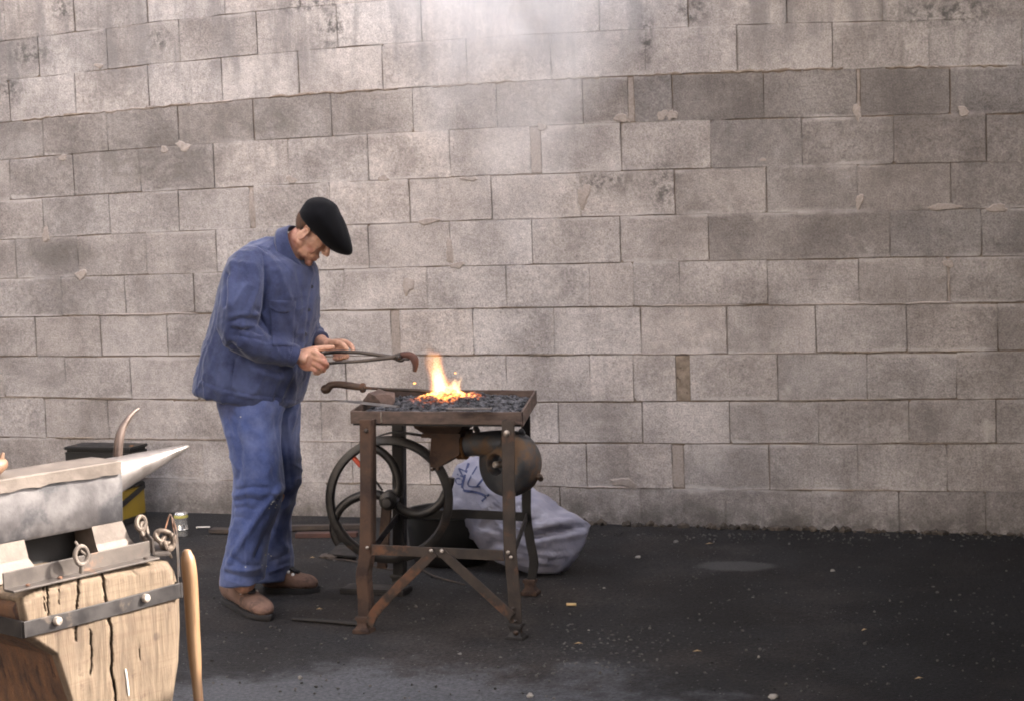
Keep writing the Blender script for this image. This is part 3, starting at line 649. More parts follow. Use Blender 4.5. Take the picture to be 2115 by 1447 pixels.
# a few larger lumps one can pick out
M_LUMP = simple('clinker', (74, 60, 54), (104, 86, 78), 24, .9, 0, 60, .9, .005)
q = Pz(785, 826, TZ+.006); v, f = rock((0, 0, 0), 0.044, 5, 2); v = v*[1.15, .8, .95]+q+ZU*.004
v += np.array([[mnoise.noise(Vector(a*45))*.006]*3 for a in v])
finish(obj('clinker_lump', (v, f), M_LUMP, None, True), 'big brown clinker lump on the left rear corner of the tray', 'clinker')
t = NT('slab_iron'); M_FLAT = simple('flat_steel', (70, 66, 66), (110, 104, 100), 12, .5, .5, 140, .3)
a, b = Pz(925, 846, TZ+.012), Pz(1015, 843, TZ+.012)
finish(obj('steel_offcut', sweep([a+ZU*.003, b], unit(np.cross(ZU, b-a)), .035, ZU, .006), M_FLAT, None, True), 'grey flat steel offcut lying on the coal in front of the fire', 'steel offcut')
# flame: a glowing volume inside a closed skin
def flame_profile(z):    # centreline and radius in metres above the bed
    return None
FB = P(915, 822, -1.72); FT = P(893, 703, -1.72); HFL = FT[2]-FB[2]
rings = []
for k in range(15):
    s = k/14; z = FB[2]-.012+(HFL+.02)*s; cx = FB[0]+(FT[0]-FB[0])*s*.9; r = .075*(1-s)**.45+.020
    a = np.arange(20)*2*math.pi/20; rings.append(np.stack([cx+.012+r*np.cos(a), FB[1]+r*.85*np.sin(a), np.full(20, z)], -1))
t = NT('flame'); t.n.remove(t.b); p = t.pos()
pw = t.vmath('SUBTRACT', p, tuple(FB)); nz_ = t.new('ShaderNodeTexNoise'); nz_.inputs['Scale'].default_value = 17; nz_.inputs['Detail'].default_value = 3
t.l.new(t.scalev(pw, (1, 1, .55)), nz_.inputs['Vector'])
wob = t.vmath('MULTIPLY', t.vmath('SUBTRACT', nz_.outputs['Color'], (.5, .5, .5)), (.080, .07, .035)); sx0 = t.new('ShaderNodeSeparateXYZ'); t.l.new(pw, sx0.inputs[0])
h = t.math('DIVIDE', sx0.outputs[2], HFL)
wob = t.vmath('SCALE', wob); wob.node.inputs['Scale'].default_value = 1.0; t.l.new(t.ramp(h, 0, .5, .25, 1.0), wob.node.inputs['Scale'])
pw = t.vmath('ADD', pw, wob); sx = t.new('ShaderNodeSeparateXYZ'); t.l.new(pw, sx.inputs[0]); X, Y, Z = sx.outputs
h = t.math('DIVIDE', Z, HFL)
def tongue(x0, lean, curve, y0, r0, top, powr):
    hh = t.math('DIVIDE', h, top); hc = t.math('MAXIMUM', hh, 0.0)
    cx = t.math('ADD', x0, t.math('ADD', t.math('MULTIPLY', hc, lean), t.math('MULTIPLY', t.math('POWER', hc, 2), curve)))
    rr = t.math('MULTIPLY', r0, t.math('POWER', t.math('MAXIMUM', t.math('SUBTRACT', 1.0, hc), .0001), powr))
    dx = t.math('SUBTRACT', X, cx); dy = t.math('SUBTRACT', Y, y0)
    dd = t.math('SQRT', t.math('ADD', t.math('MULTIPLY', dx, dx), t.math('MULTIPLY', dy, dy)))
    return t.math('MULTIPLY', t.math('MAXIMUM', t.math('SUBTRACT', 1.0, t.math('DIVIDE', dd, t.math('ADD', rr, .002))), 0.0), t.ramp(hc, .75, 1.0, 1, 0))
f1 = tongue(.008, -.070, .022, 0.0, .056, 1.0, .72); f2 = tongue(.038, -.020, .02, .02, .045, .38, .8); f3 = tongue(.064, .0, .010, -.01, .016, .46, .7); f4 = tongue(-.020, -.03, -.01, .01, .034, .62, .8)
ff = t.math('MAXIMUM', t.math('MAXIMUM', f1, f2), t.math('MAXIMUM', f3, f4))
core = t.math('POWER', ff, 1.15)
low = t.ramp(h, 0, 1, 1.0, .22)
rampc = t.new('ShaderNodeValToRGB'); e = rampc.color_ramp.elements; e[0].position = .05; e[0].color = (1, .20, .025, 1); e[1].position = .75; e[1].color = (1, .72, .34, 1)
k_ = e.new(.35); k_.color = (1, .38, .08, 1)
t.l.new(t.math('MULTIPLY', ff, t.ramp(h, .2, 1, 1.25, .55)), rampc.inputs[0])
em = t.new('ShaderNodeEmission'); t.l.new(rampc.outputs[0], em.inputs['Color']); t.l.new(t.math('MULTIPLY', t.math('MULTIPLY', core, low), 9.5), em.inputs['Strength'])
t.l.new(em.outputs[0], t.out.inputs['Volume']); M_FLAME = t.m
fl = obj('flame', loft(rings), M_FLAME, None, True); finish(fl, 'bright yellow flame rising from the coal bed of the forge', 'flame')
M_SPARK = NT('spark'); M_SPARK.b.inputs['Base Color'].default_value = (.8, .3, .1, 1); M_SPARK.b.inputs['Emission Color'].default_value = (1, .35, .06, 1); M_SPARK.b.inputs['Emission Strength'].default_value = .35; M_SPARK = M_SPARK.m
for i, (x, y, r) in enumerate(((856, 791, .005), (940, 770, .003))):
    finish(obj('spark', rock(P(x, y, -1.72), r, i), M_SPARK), ('orange spark floating between the tongs and the flame', 'tiny orange spark floating right of the flame')[i], 'spark', 'sparks from the fire')

# ------------------------------------------------------------------ poker and blade resting on the forge
M_HANDLE = simple('greasy_wood', (62, 46, 36), (92, 70, 54), 10, .6, 0, 90, .5, .001, (1, 1, 4), c3=(40, 32, 28), t3=(.55, .66), s3=12)
pk = thing('poker', tuple(P(757, 800, -1.66)), 'fire poker with crooked brown wooden handle lying across the forge', 'poker')
YP = -1.68
hp = spline(pts_at(YP, (675, 803), (683, 795), (697, 793), (718, 795), (738, 798), (750, 799)), 6)
obj('grip', tube(hp, list(np.interp(np.linspace(0, 1, len(hp)), [0, .12, .3, .6, 1], [.0165, .0150, .0125, .0140, .0120])), 14, round_ends=True), M_HANDLE, pk)
obj('butt', ellipsoid(P(672, 803, YP), (.0175, .016, .017)), M_HANDLE, pk)
obj('ferrule', lathe(P(748, 800, YP), XU, [(.0125, -.004), (.0175, -.003), (.0185, .003), (.0165, .010), (.008, .012), (0, .012)], 18), M_IRON, pk)
obj('rod', tube(pts_at(YP, (752, 800), (800, 803), (868, 806), (905, 811)), [.0055, .0055, .007, .008], 10), M_IRON, pk)
a = Pz(684, 825, TZ+.018); b = Pz(800, 838, TZ+.008); d = unit(b-a); s = unit(np.cross(ZU, d))
mid_ = (a+b)/2
v, f = loft([np.array([q-s*w, q-s*w*.6+ZU*t_, q+s*w*.6+ZU*t_, q+s*w, q-ZU*.001]) for q, w, t_ in ((a, .002, .001), (a+(b-a)*.25, .011, .004), (mid_, .016, .005), (b, .016, .005), (b+d*.05, .012, .004))])
finish(obj('flat_bar', (v, f), M_FLAT, None, True), 'thin pointed flat steel bar sticking out over the left rim of the forge', 'steel bar')

# ------------------------------------------------------------------ the smith
YM = -1.72
M_SKIN = None
t = NT('skin'); p = t.pos(); n1 = t.noise(p, 60, 4, .6); n2 = t.noise(p, 14, 3)
c = t.mix(t.ramp(n1, .3, .7), lin((166, 124, 102)), lin((192, 150, 126))); c = t.mix(t.ramp(n2, .45, .68), c, lin((150, 100, 82)))
M_SKIN = t.done(c, .55, 0, t.bump(t.noise(p, 260, 3), .25, .001)); t.b.inputs['Subsurface Weight'].default_value = .12; t.b.inputs['Subsurface Radius'].default_value = (.01, .004, .002)
def cloth(name, a, b, fade, t3, wear=(0, 0, 0)):
    t = NT(name); p = t.pos(); n1 = t.noise(p, 30, 5, .65); n2 = t.noise(p, 5.5, 4, .6); w = t.new('ShaderNodeTexWave'); w.inputs['Scale'].default_value = 260; w.bands_direction = 'DIAGONAL'; t.l.new(p, w.inputs['Vector']); w.inputs['Distortion'].default_value = 1.5
    c = t.mix(t.ramp(n1, .3, .7), lin(a), lin(b)); c = t.mix(t.math('MULTIPLY', t.ramp(n2, t3[0], t3[1]), .75), c, lin(fade))
    c = t.mix(t.math('MULTIPLY', t.ramp(t.noise(p, 190, 2, .6), .45, .75), .22), c, lin(fade))
    soil = t.math('MULTIPLY', t.ramp(t.noise(t.vmath('ADD', p, (2.2, 0, 4.1)), 4.2, 5, .65), (.54 if 'faded' in name else .60), .72), .45); c = t.mix(soil, c, lin((62, 56, 62)))
    nb = t.bump(w.outputs[1], .16, .0012); nb = t.bump(t.noise(p, 55, 4, .6), .35, .004, nb); nb = t.bump(t.noise(p, 16, 3, .5), .30, .012, nb)
    m = t.done(c, .88, 0, nb, .2); t.b.inputs['Sheen Weight'].default_value = .25; t.b.inputs['Sheen Roughness'].default_value = .5; return m
M_JACKET = cloth('blue_work_cotton', (38, 44, 72), (50, 57, 88), (70, 78, 110), (.45, .7))
M_TROUSER = cloth('faded_blue_cotton', (52, 64, 106), (67, 80, 124), (98, 107, 142), (.42, .66))
M_BERET = simple('black_felt', (7, 7, 9), (12, 12, 15), 30, .95, 0, 220, .6, .0015); M_BERET.node_tree.nodes['Principled BSDF'].inputs['Sheen Weight'].default_value = .04
M_BERET.node_tree.nodes['Principled BSDF'].inputs['Specular IOR Level'].default_value = .08
M_HAIR = simple('brown_hair', (50, 32, 22), (84, 58, 40), 90, .9, 0, 300, .8, .002, (1, 1, .3))
M_BOOT = simple('brown_suede', (98, 74, 62), (124, 96, 82), 22, .9, 0, 120, .5, .0015, c3=(76, 58, 50), t3=(.52, .66), s3=12)
M_SOLE = simple('boot_sole', (26, 24, 24), (40, 36, 34), 20, .85)
M_LACE = simple('dark_laces', (18, 18, 20), (30, 30, 34), 60, .8); M_EYELET = simple('steel_eyelet', (190, 186, 182), (214, 210, 206), 60, .35, .8)
M_BUTTON = simple('navy_button', (24, 26, 40), (36, 38, 54), 60, .4); M_EYE = simple('eye', (120, 100, 90), (140, 120, 108), 40, .25)  # eye colour carries a skin-toned shadow

# head frame: x forward, y to his left, z up, bent forward and a little towards us
HC = P(638, 480, YM)
hp_, hyaw = math.radians(43), math.radians(14)
Ry = np.array([[math.cos(hp_), 0, math.sin(hp_)], [0, 1, 0], [-math.sin(hp_), 0, math.cos(hp_)]])
Rz = np.array([[math.cos(hyaw), -math.sin(hyaw), 0], [math.sin(hyaw), math.cos(hyaw), 0], [0, 0, 1]])
HR = Rz@Ry
HS = .88
def H(x, y, z): return HC+HR@(np.array([x, y, z])*HS)
def he(c, r, tilt=0.0):
    T = np.array([[math.cos(tilt), 0, math.sin(tilt)], [0, 1, 0], [-math.sin(tilt), 0, math.cos(tilt)]])
    return ellipsoid(H(*c), [q*HS for q in r], HR@T, 22, 14)
hm = [he((.002, 0, .050), (.084, .074, .084)), he((.040, 0, -.002), (.052, .060, .070)), he((.038, 0, -.058), (.050, .050, .042), .25), he((.006, 0, -.045), (.045, .056, .045)),
      he((.079, 0, -.094), (.017, .021, .017)), he((.060, .036, -.006), (.026, .016, .018)), he((.060, -.036, -.006), (.026, .016, .018)), he((.080, 0, .034), (.016, .048, .011)),
      he((.073, 0, -.058), (.024, .033, .028)), he((.091, 0, -.053), (.011, .023, .0065)), he((.089, 0, -.068), (.0115, .020, .0075)), he((.062, -.040, -.040), (.014, .010, .024), .4), he((.062, .040, -.040), (.014, .010, .024), .4),
      tube([H(.086, 0, .028), H(.098, 0, .006), H(.111, 0, -.012), H(.116, 0, -.020)], [.0085, .009, .0105, .0100], 12, round_ends=True), he((.103, .010, -.024), (.011, .008, .008)), he((.103, -.010, -.024), (.011, .008, .008)),
      tube([P(630, 486, YM), P(618, 498, YM), P(604, 513, YM), P(590, 538, YM)], [.046, .050, .059, .066], 18, flat=.95)]
for sgn in (1, -1):
    rimp = [H(.004+.018*math.sin(a)*.9-.010, sgn*(.074+.006*math.cos(a*.5)), -.004+.031*math.cos(a)) for a in np.linspace(-.5, 4.4, 14)]
    hm += [tube(rimp, .0052, 8, round_ends=True), he((-.006, sgn*.074, -.004), (.014, .006, .024)), he((-.002, sgn*.076, -.032), (.008, .005, .010))]
# arms and hands (right arm near us, left arm beyond)
SHN, ELN, WRN = P(520, 565, -1.90), P(492, 690, -1.965), P(617, 737, -1.825)
SHF, ELF, WRF = P(586, 560, -1.53), P(612, 668, -1.50), P(664, 706, -1.635)
def hand(palm, fingers):
    ms = list(palm)
    for pts, rad in fingers: ms.append(tube(spline(pts, 4), list(np.interp(np.linspace(0, 1, (len(pts)-1)*4+1), np.linspace(0, 1, len(rad)), rad)), 10, round_ends=True))
    return ms
def q3(*a): return [P(x, y, Y) for x, y, Y in a]
near_hand = hand([ellipsoid(P(636, 743, -1.815), (.040, .018, .041), Rz@np.eye(3)), ellipsoid(P(650, 741, -1.805), (.026, .019, .037)), ellipsoid(P(630, 732, -1.812), (.030, .018, .022)), tube(q3((600, 731, -1.845), (617, 737, -1.825), (634, 742, -1.815)), [.029, .026, .031], 14, flat=.8)],
    [(q3((622, 730, -1.81), (645, 722, -1.80), (667, 719, -1.785), (688, 717, -1.775)), [.015, .0125, .0115, .0085]),           # thumb along the top
     (q3((648, 726, -1.815), (664, 736, -1.822), (671, 746, -1.805), (664, 753, -1.77)), [.0115, .0110, .0100, .0085]),       # index curled round the lower rein
     (q3((648, 737, -1.815), (668, 746, -1.828), (675, 755, -1.81), (667, 760, -1.77)), [.0115, .0115, .0105, .0085]),
     (q3((646, 748, -1.815), (662, 757, -1.828), (668, 764, -1.81), (660, 766, -1.77)), [.0110, .0110, .0100, .0080]),
     (q3((640, 757, -1.812), (653, 765, -1.822), (657, 770, -1.805), (650, 770, -1.775)), [.0100, .0098, .0090, .0075])])
far_hand = hand([ellipsoid(P(683, 714, -1.655), (.036, .020, .024)), ellipsoid(P(692, 713, -1.665), (.024, .020, .024)), tube(q3((655, 703, -1.62), (664, 706, -1.635), (680, 712, -1.655)), [.027, .025, .027], 14, flat=.8)],
    [(q3((686, 708, -1.675), (700, 708, -1.70), (709, 713, -1.715), (716, 720, -1.725)), [.014, .0120, .0110, .0085]),
     (q3((692, 706, -1.655), (712, 706, -1.668), (725, 714, -1.69), (730, 724, -1.715)), [.0115, .0110, .0100, .0080]),
     (q3((696, 716, -1.66), (711, 726, -1.675), (716, 736, -1.70), (708, 738, -1.735)), [.0110, .0108, .0100, .0082]),
     (q3((690, 718, -1.665), (702, 730, -1.68), (706, 739, -1.705), (698, 740, -1.735)), [.0110, .0105, .0098, .0080]),
     (q3((683, 719, -1.67), (693, 732, -1.685), (697, 741, -1.71), (690, 740, -1.735)), [.0100, .0095, .0088, .0072])])
core = [tube([P(594, 540, YM), P(572, 575, YM), P(555, 660, YM), P(535, 760, YM), P(530, 835, YM)], [.055, .095, .11, .105, .11], 18),
        ellipsoid((P(566, 575, YM)), (.09, .15, .06)),
        tube([SHN, ELN, WRN], [.045, .040, .026], 12, round_ends=True), tube([SHF, ELF, WRF], [.045, .040, .026], 12, round_ends=True),
        tube(q3((522, 840, -1.80), (535, 1000, -1.85), (505, 1205, -1.86)), [.075, .055, .040], 14, round_ends=True), tube(q3((560, 840, -1.64), (572, 1000, -1.60), (560, 1195, -1.51)), [.075, .055, .040], 14, round_ends=True)]
V, F = fuse(hm+near_hand+far_hand+core, .0030, 5, .5)
X = PX(V)
N = vnormals(V, F)
# creases in the face: nose-to-mouth fold, crow's feet, mouth line, neck
d = np.zeros(len(V)); face = np.clip(-(N@AF)*1.5, 0, 1)
for pl, a, w in (([(668, 512), (660, 519), (652, 528)], -.0030, 2.2), ([(656, 530), (648, 534), (641, 536)], -.0020, 2), ([(664, 528), (657, 530), (652, 533)], -.0035, 1.5), ([(645, 517), (640, 524), (636, 533)], -.0018, 2.5), ([(606, 500), (618, 512), (628, 524)], -.002, 3), ([(634, 478), (637, 484), (634, 488)], -.004, 2.2)):
    d += a*np.exp(-(seg_dist(X, pl)/w)**2)*face
V = V+N*d[:, None]
man = obj('person', (V, F), M_SKIN, None, True, origin=(P(530, 1000, YM)[0], YM, 0), angle=None)
finish(man, 'man in blue work jacket and black beret leaning over the forge with tongs', 'person')
for sgn in (1, -1): obj('eye', ellipsoid(H(.068, sgn*.030, .010), .0115, None, 14, 10), M_EYE, man)
for sgn in (1, -1):
    obj('eyebrow', tube([H(.080, sgn*.014, .031), H(.083, sgn*.030, .036), H(.070, sgn*.050, .031)], [.004, .005, .003], 8, flat=.6), M_HAIR, man)
# hair at the nape and round the ear
he_v, he_f = ellipsoid((0, 0, 0), (1, 1, 1), None, 40, 26); he_v = np.array(he_v); rng = random.Random(4)
jit = np.array([1.035+.022*rng.random() for _ in he_v]); loc = he_v*jit[:, None]*[.084, .074, .084]+[.002, 0, .050]
keep = []
for q in he_f:
    c0 = loc[q].mean(0); lim = -.020 if c0[0] < -.045 else (-.008 if c0[0] < -.022 else .020)
    if c0[2] > lim and c0[0] < .045 and len(q) == 4: keep.append(q)
ids = sorted({i for q in keep for i in q}); mp = {v_: i for i, v_ in enumerate(ids)}
hair = obj('hair', (np.array([H(*loc[i]) for i in ids]), [[mp[i] for i in q] for q in keep]), M_HAIR, man, True, angle=None)
so_ = hair.modifiers.new('so', 'SOLIDIFY'); so_.thickness = .008; so_.offset = -1
# beret
bo = P(658, 474, YM); sc = 1/563.0*1.0
vx = unit(P(700, 474, YM)-P(658, 474, YM)); 
hx = unit(AR*[1, 1, 0]); eu = unit(.65*hx-.76*ZU); ew = unit(.76*hx+.65*ZU); el = unit(np.cross(ew, eu)); el = el if el[1] > 0 else -el
lev = [(-10, -44, 52, .074), (-5, -52, 62, .084), (2, -55, 74, .100), (13, -57, 84, .113), (24, -59, 80, .118), (34, -56, 66, .110), (42, -51, 52, .098), (50, -44, 35, .080), (56, -33, 19, .058), (60, -22, 4, .030), (61, -14, -6, .010)]
rings = []
for w, u0, u1, lat in lev:
    a = np.arange(40)*2*math.pi/40; uc, ur = (u0+u1)/2, (u1-u0)/2
    pr = np.sign(np.cos(a))*np.abs(np.cos(a))**.95
    rings.append(np.array([bo+eu*((uc+ur*pr[i])*sc)+el*(lat*math.sin(a[i])*(1-.12*pr[i]))+ew*((w-.08*max(0, pr[i])*w)*sc) for i in range(40)]))
Vb, Fb = loft(rings)
Nb = vnormals(Vb, Fb); Vb = folds(Vb, Fb, [([(640, 425), (652, 432), (664, 430)], -.006, 5), ([(690, 505), (705, 500), (716, 490)], -.003, 6)], .0035, 14)
beret = obj('beret', (Vb, Fb), M_BERET, man, True, angle=None)
sb = beret.modifiers.new('s', 'SUBSURF'); sb.levels = sb.render_levels = 2

# jacket
prof = [((614, 838), (410, 797), .215), ((617, 826), (413, 786), .222), ((623, 800), (419, 764), .225), ((633, 762), (431, 726), .222), ((641, 712), (445, 680), .215), ((649, 660), (455, 635), .212), ((651, 618), (463, 592), .212), ((650, 584), (472, 560), .210), ((648, 562), (487, 528), .198), ((643, 550), (520, 502), .160), ((637, 548), (556, 488), .105), ((633, 548), (580, 481), .080)]
rings = []
for fp, bp, hw in prof:
    a_, b_ = P(*fp, YM), P(*bp, YM); c0 = (a_+b_)/2; e = (a_-b_)/2; L = np.linalg.norm(e)*.955
    s = hw*.31/1.0; L2 = math.sqrt(max((L)**2-s*s, (.6*L)**2))/.96; ed = unit(e); ring = []
    for k in range(40):
        an = 2*math.pi*k/40; ca, sa = math.cos(an), math.sin(an); pw_ = .86
        ring.append(c0+ed*L2*math.copysign(abs(ca)**pw_, ca)+YU*hw*math.copysign(abs(sa)**pw_, sa))
    rings.append(np.array(ring))
torso = loft(rings)
slv = tube(spline([P(530, 532, -1.845), P(511, 563, -1.90), P(497, 625, -1.945), P(489, 682, -1.955), P(512, 703, -1.945), P(550, 718, -1.90), P(585, 728, -1.86), P(610, 735, -1.835)], 6), list(np.interp(np.linspace(0, 1, 43), [0, .14, .3, .46, .58, .72, .86, 1], [.060, .074, .074, .064, .060, .050, .043, .037])), 26)
slf = tube(spline([P(566, 520, -1.58), P(590, 570, -1.52), P(605, 650, -1.495), P(628, 680, -1.55), P(655, 699, -1.615)], 6), list(np.interp(np.linspace(0, 1, 25), [0, .3, .6, 1], [.07, .068, .055, .036])), 24)
V, F = fuse([torso, slv, slf], .0055, 12, .5)
JF = [([(549, 555), (551, 590), (541, 640)], -.010, 5.5), ([(560, 545), (566, 590), (561, 620)], .004, 8),
 ([(476, 664), (500, 658), (526, 660)], -.007, 4), ([(478, 655), (502, 648), (528, 650)], .005, 4.5), ([(531, 640), (545, 668), (560, 692)], -.009, 5),
 ([(480, 679), (510, 682), (540, 690)], -.006, 3.5), ([(482, 672), (512, 672), (538, 679)], .005, 4), ([(484, 692), (515, 698), (552, 706)], -.004, 3.5), ([(560, 700), (585, 712), (600, 722)], -.003, 4), ([(572, 706), (580, 722), (580, 740)], -.004, 3.5), ([(592, 713), (598, 728), (595, 745)], .003, 3),
 ([(478, 712), (500, 735), (530, 756), (575, 770)], -.012, 6), ([(500, 742), (540, 768), (590, 782)], .005, 9),
 ([(470, 566), (466, 600), (463, 632)], -.008, 4), ([(480, 540), (478, 580), (474, 630)], .006, 6), ([(505, 512), (490, 545), (487, 590)], -.004, 5),
 ([(520, 600), (510, 630), (495, 655)], -.004, 5), ([(535, 585), (524, 618), (512, 640)], .004, 5),
 ([(470, 730), (462, 770), (455, 805)], .006, 9), ([(488, 740), (484, 780), (480, 815)], -.006, 8), ([(520, 765), (525, 800), (528, 822)], .004, 8), ([(560, 785), (566, 810), (570, 830)], -.004, 7), ([(600, 770), (606, 800), (606, 830)], .004, 7),
 ([(646, 575), (640, 620), (632, 700), (625, 770)], -.005, 2.5), ([(640, 578), (634, 625), (626, 700), (618, 770)], .003, 3), ([(612, 555), (625, 600), (632, 640)], -.004, 5), ([(575, 560), (590, 600), (600, 625)], .004, 7), ([(585, 660), (600, 690), (620, 705)], -.004, 6), ([(600, 660), (615, 690), (634, 690)], .004, 6), ([(570, 650), (575, 690), (590, 715)], .003, 6),
 ([(412, 790), (450, 806), (500, 818), (560, 825), (612, 832)], .003, 2.5), ([(414, 783), (450, 799), (500, 811), (560, 818), (613, 825)], -.0025, 2)]
V = folds(V, F, JF, .0055, 9, .6); V = folds(V, F, [([(543, 522), (548, 560), (545, 600), (537, 640)], -.0035, 1.6), ([(520, 505), (560, 520), (600, 560)], -.002, 1.6), ([(500, 640), (490, 700), (478, 800)], -.0035, 1.8), ([(508, 560), (500, 620), (492, 660)], -.002, 1.6)], .0016, 30, .7, 9.0); V = ridges(V, F, .0075, (13, 13, 5), 3.0); V = ridges(V, F, .0045, (10, 10, 17), 8.0)
jacket = obj('jacket', (V, F), M_JACKET, man, True, angle=None)
bvh_j = BVHTree.FromPolygons([Vector(v) for v in V], F)
def hit(bvh, x, y, off=.003):
    d = Vector(unit(ray(x, y))); r = bvh.ray_cast(Vector(CAM), d)
    return np.array(r[0]-d*off) if r[0] is not None else None
def patch(bvh, poly, off=.003, n=10, thick=.003):
    # four sided patch (tl, tr, br, bl) laid on a surface along the view of a tailor standing here
    tl, tr, br, bl = [np.array(q, float) for q in poly]; V = []
    for j in range(n+1):
        for i in range(n+1):
            u, v = i/n, j/n; q = (tl*(1-u)+tr*u)*(1-v)+(bl*(1-u)+br*u)*v
            q = q+np.array([0, 4*u*(1-u)*v*poly_sag]); V.append(hit(bvh, q[0], q[1], off))
    if any(q is None for q in V): return None
    V = np.array(V); F = [[j*(n+1)+i, (j+1)*(n+1)+i, (j+1)*(n+1)+i+1, j*(n+1)+i+1] for j in range(n) for i in range(n)]
    m = len(V); back = V+AF*thick*1.6; edge = [i for i in range(n+1)]+[j*(n+1)+n for j in range(1, n+1)]+[n*(n+1)+i for i in range(n-1, -1, -1)]+[j*(n+1) for j in range(n-1, 0, -1)]
    F2 = F+[[a, b, b+m, a+m] for a, b in zip(edge, edge[1:]+edge[:1])]
    return np.concatenate([V, back]), F2
poly_sag = 0.0
pk1 = patch(bvh_j, [(556, 634), (609, 634), (606, 715), (562, 715)], .0040)
if pk1: obj('pocket', pk1, M_JACKET, jacket, angle=None)
poly_sag = 11.0
pk2 = patch(bvh_j, [(552, 620), (611, 622), (611, 637), (553, 633)], .0085)
if pk2: obj('pocket_flap', pk2, M_JACKET, jacket, angle=None)
poly_sag = 0.0
for x, y in ((644, 592), (638, 640), (631, 690), (624, 740), (592, 643)):
    q = hit(bvh_j, x, y, .002)
    if q is not None: obj('button', lathe(q, -AF, [(.0065, -.002), (.0068, .001), (.005, .0025), (0, .002)], 12), M_BUTTON, jacket)
obj('far_pocket_flap', loft([np.array([P(x, y, -1.62+dy) for dy in (0, .05, .05, 0)])+np.array([[0, 0, 0], [0, 0, 0], [0, 0, -.008], [0, 0, -.008]]) for x, y in ((640, 626), (649, 626), (656, 632))]), M_JACKET, jacket)
for o_ in [q for q in jacket.children if q.name.startswith('far_pocket')]: o_.name = 'pocket_flap'
cuff = [P(597, 731, -1.848), P(612, 736, -1.834)]
obj('cuff', tube([cuff[0], cuff[0]*.5+cuff[1]*.5, cuff[1], cuff[1]+unit(cuff[1]-cuff[0])*.004], [.0425, .0415, .0405, .036], 22), M_JACKET, jacket)
cuf2 = [P(648, 696, -1.60), P(661, 704, -1.628)]
obj('cuff', tube([cuf2[0], cuf2[1], cuf2[1]+unit(cuf2[1]-cuf2[0])*.004], [.041, .039, .035], 22), M_JACKET, jacket)
# collar
nb_, nf_ = P(597, 473, YM), P(636, 553, YM); nc = (nb_+nf_)/2; ne = (nb_-nf_)/2; up_ = unit(np.cross(unit(ne), YU)); up_ = up_ if up_[2] > 0 else -up_
rI, rT, rO, rB = [], [], [], []
for k in range(41):
    an = math.radians(-158+316*k/40); fr = (1-math.cos(an))/2
    base_ = nc+ne*math.cos(an)*1.0+YU*.074*math.sin(an)
    rI.append(base_-up_*.012); rT.append(base_+up_*(.020-.012*fr)+ne*.04*math.cos(an))
    outd = ne*math.cos(an)*.17+YU*.018*math.sin(an)
    rO.append(base_+outd*.7+up_*(.016-.012*fr)); rB.append(base_+outd*(1.45+.5*fr)-up_*(.030+.018*fr))
rows_ = [np.array(q) for q in (rI, rT, rO, rB)]
Vc = np.concatenate(rows_+[rows_[3]-up_*.002-0.0, rows_[2]*.5+rows_[1]*.5-up_*.010]); n_ = 41; Fc = []
for a_ in range(5):
    for k in range(n_-1): Fc.append([a_*n_+k, a_*n_+k+1, (a_+1)*n_+k+1, (a_+1)*n_+k])
co = obj('collar', (Vc, Fc), M_JACKET, jacket, angle=None)
so = co.modifiers.new('so', 'SOLIDIFY'); so.thickness = .003; ss = co.modifiers.new('s', 'SUBSURF'); ss.levels = ss.render_levels = 1

# trousers
def leg_loft(rows, yprof, lat):
    rings = []
    for i, (b_, f_, py, py2) in enumerate(rows):
        Y = yprof[i]; A, B = P(f_, py, Y), P(b_, py2, Y); c0 = (A+B)/2; e = (A-B)/2; L = np.linalg.norm(e); hw = lat[i]; L2 = math.sqrt(max(L*L-(.31*hw)**2, (.6*L)**2))/.96; ed = unit(e)
        rings.append(np.array([c0+ed*L2*math.copysign(abs(math.cos(k))**.9, math.cos(k))+YU*hw*math.copysign(abs(math.sin(k))**.9, math.sin(k)) for k in np.arange(32)*2*math.pi/32]))
    return loft(rings[::-1])
near = leg_loft([(456, 585, 822, 800), (458, 580, 850, 836), (468, 573, 880, 870), (481, 577, 935, 930), (490, 582, 985, 975), (488, 583, 1010, 1003), (484, 572, 1055, 1050), (476, 553, 1105, 1105), (468, 545, 1155, 1155), (462, 541, 1186, 1184), (461, 540, 1202, 1203)],
    [-1.80, -1.81, -1.82, -1.83, -1.84, -1.845, -1.85, -1.855, -1.86, -1.86, -1.86], [.115, .115, .11, .098, .088, .086, .082, .084, .088, .092, .094])
far = leg_loft([(480, 611, 822, 800), (490, 613, 850, 845), (510, 613, 890, 890), (520, 614, 940, 940), (528, 616, 1000, 1000), (528, 607, 1030, 1030), (522, 597, 1075, 1075), (518, 594, 1110, 1110), (516, 599, 1145, 1145), (518, 600, 1180, 1178), (520, 598, 1196, 1194)],
    [-1.64, -1.63, -1.61, -1.60, -1.58, -1.575, -1.56, -1.55, -1.54, -1.53, -1.53], [.115, .115, .11, .098, .088, .084, .078, .080, .084, .088, .090])
V, F = fuse([near, far], .0055, 8, .5)
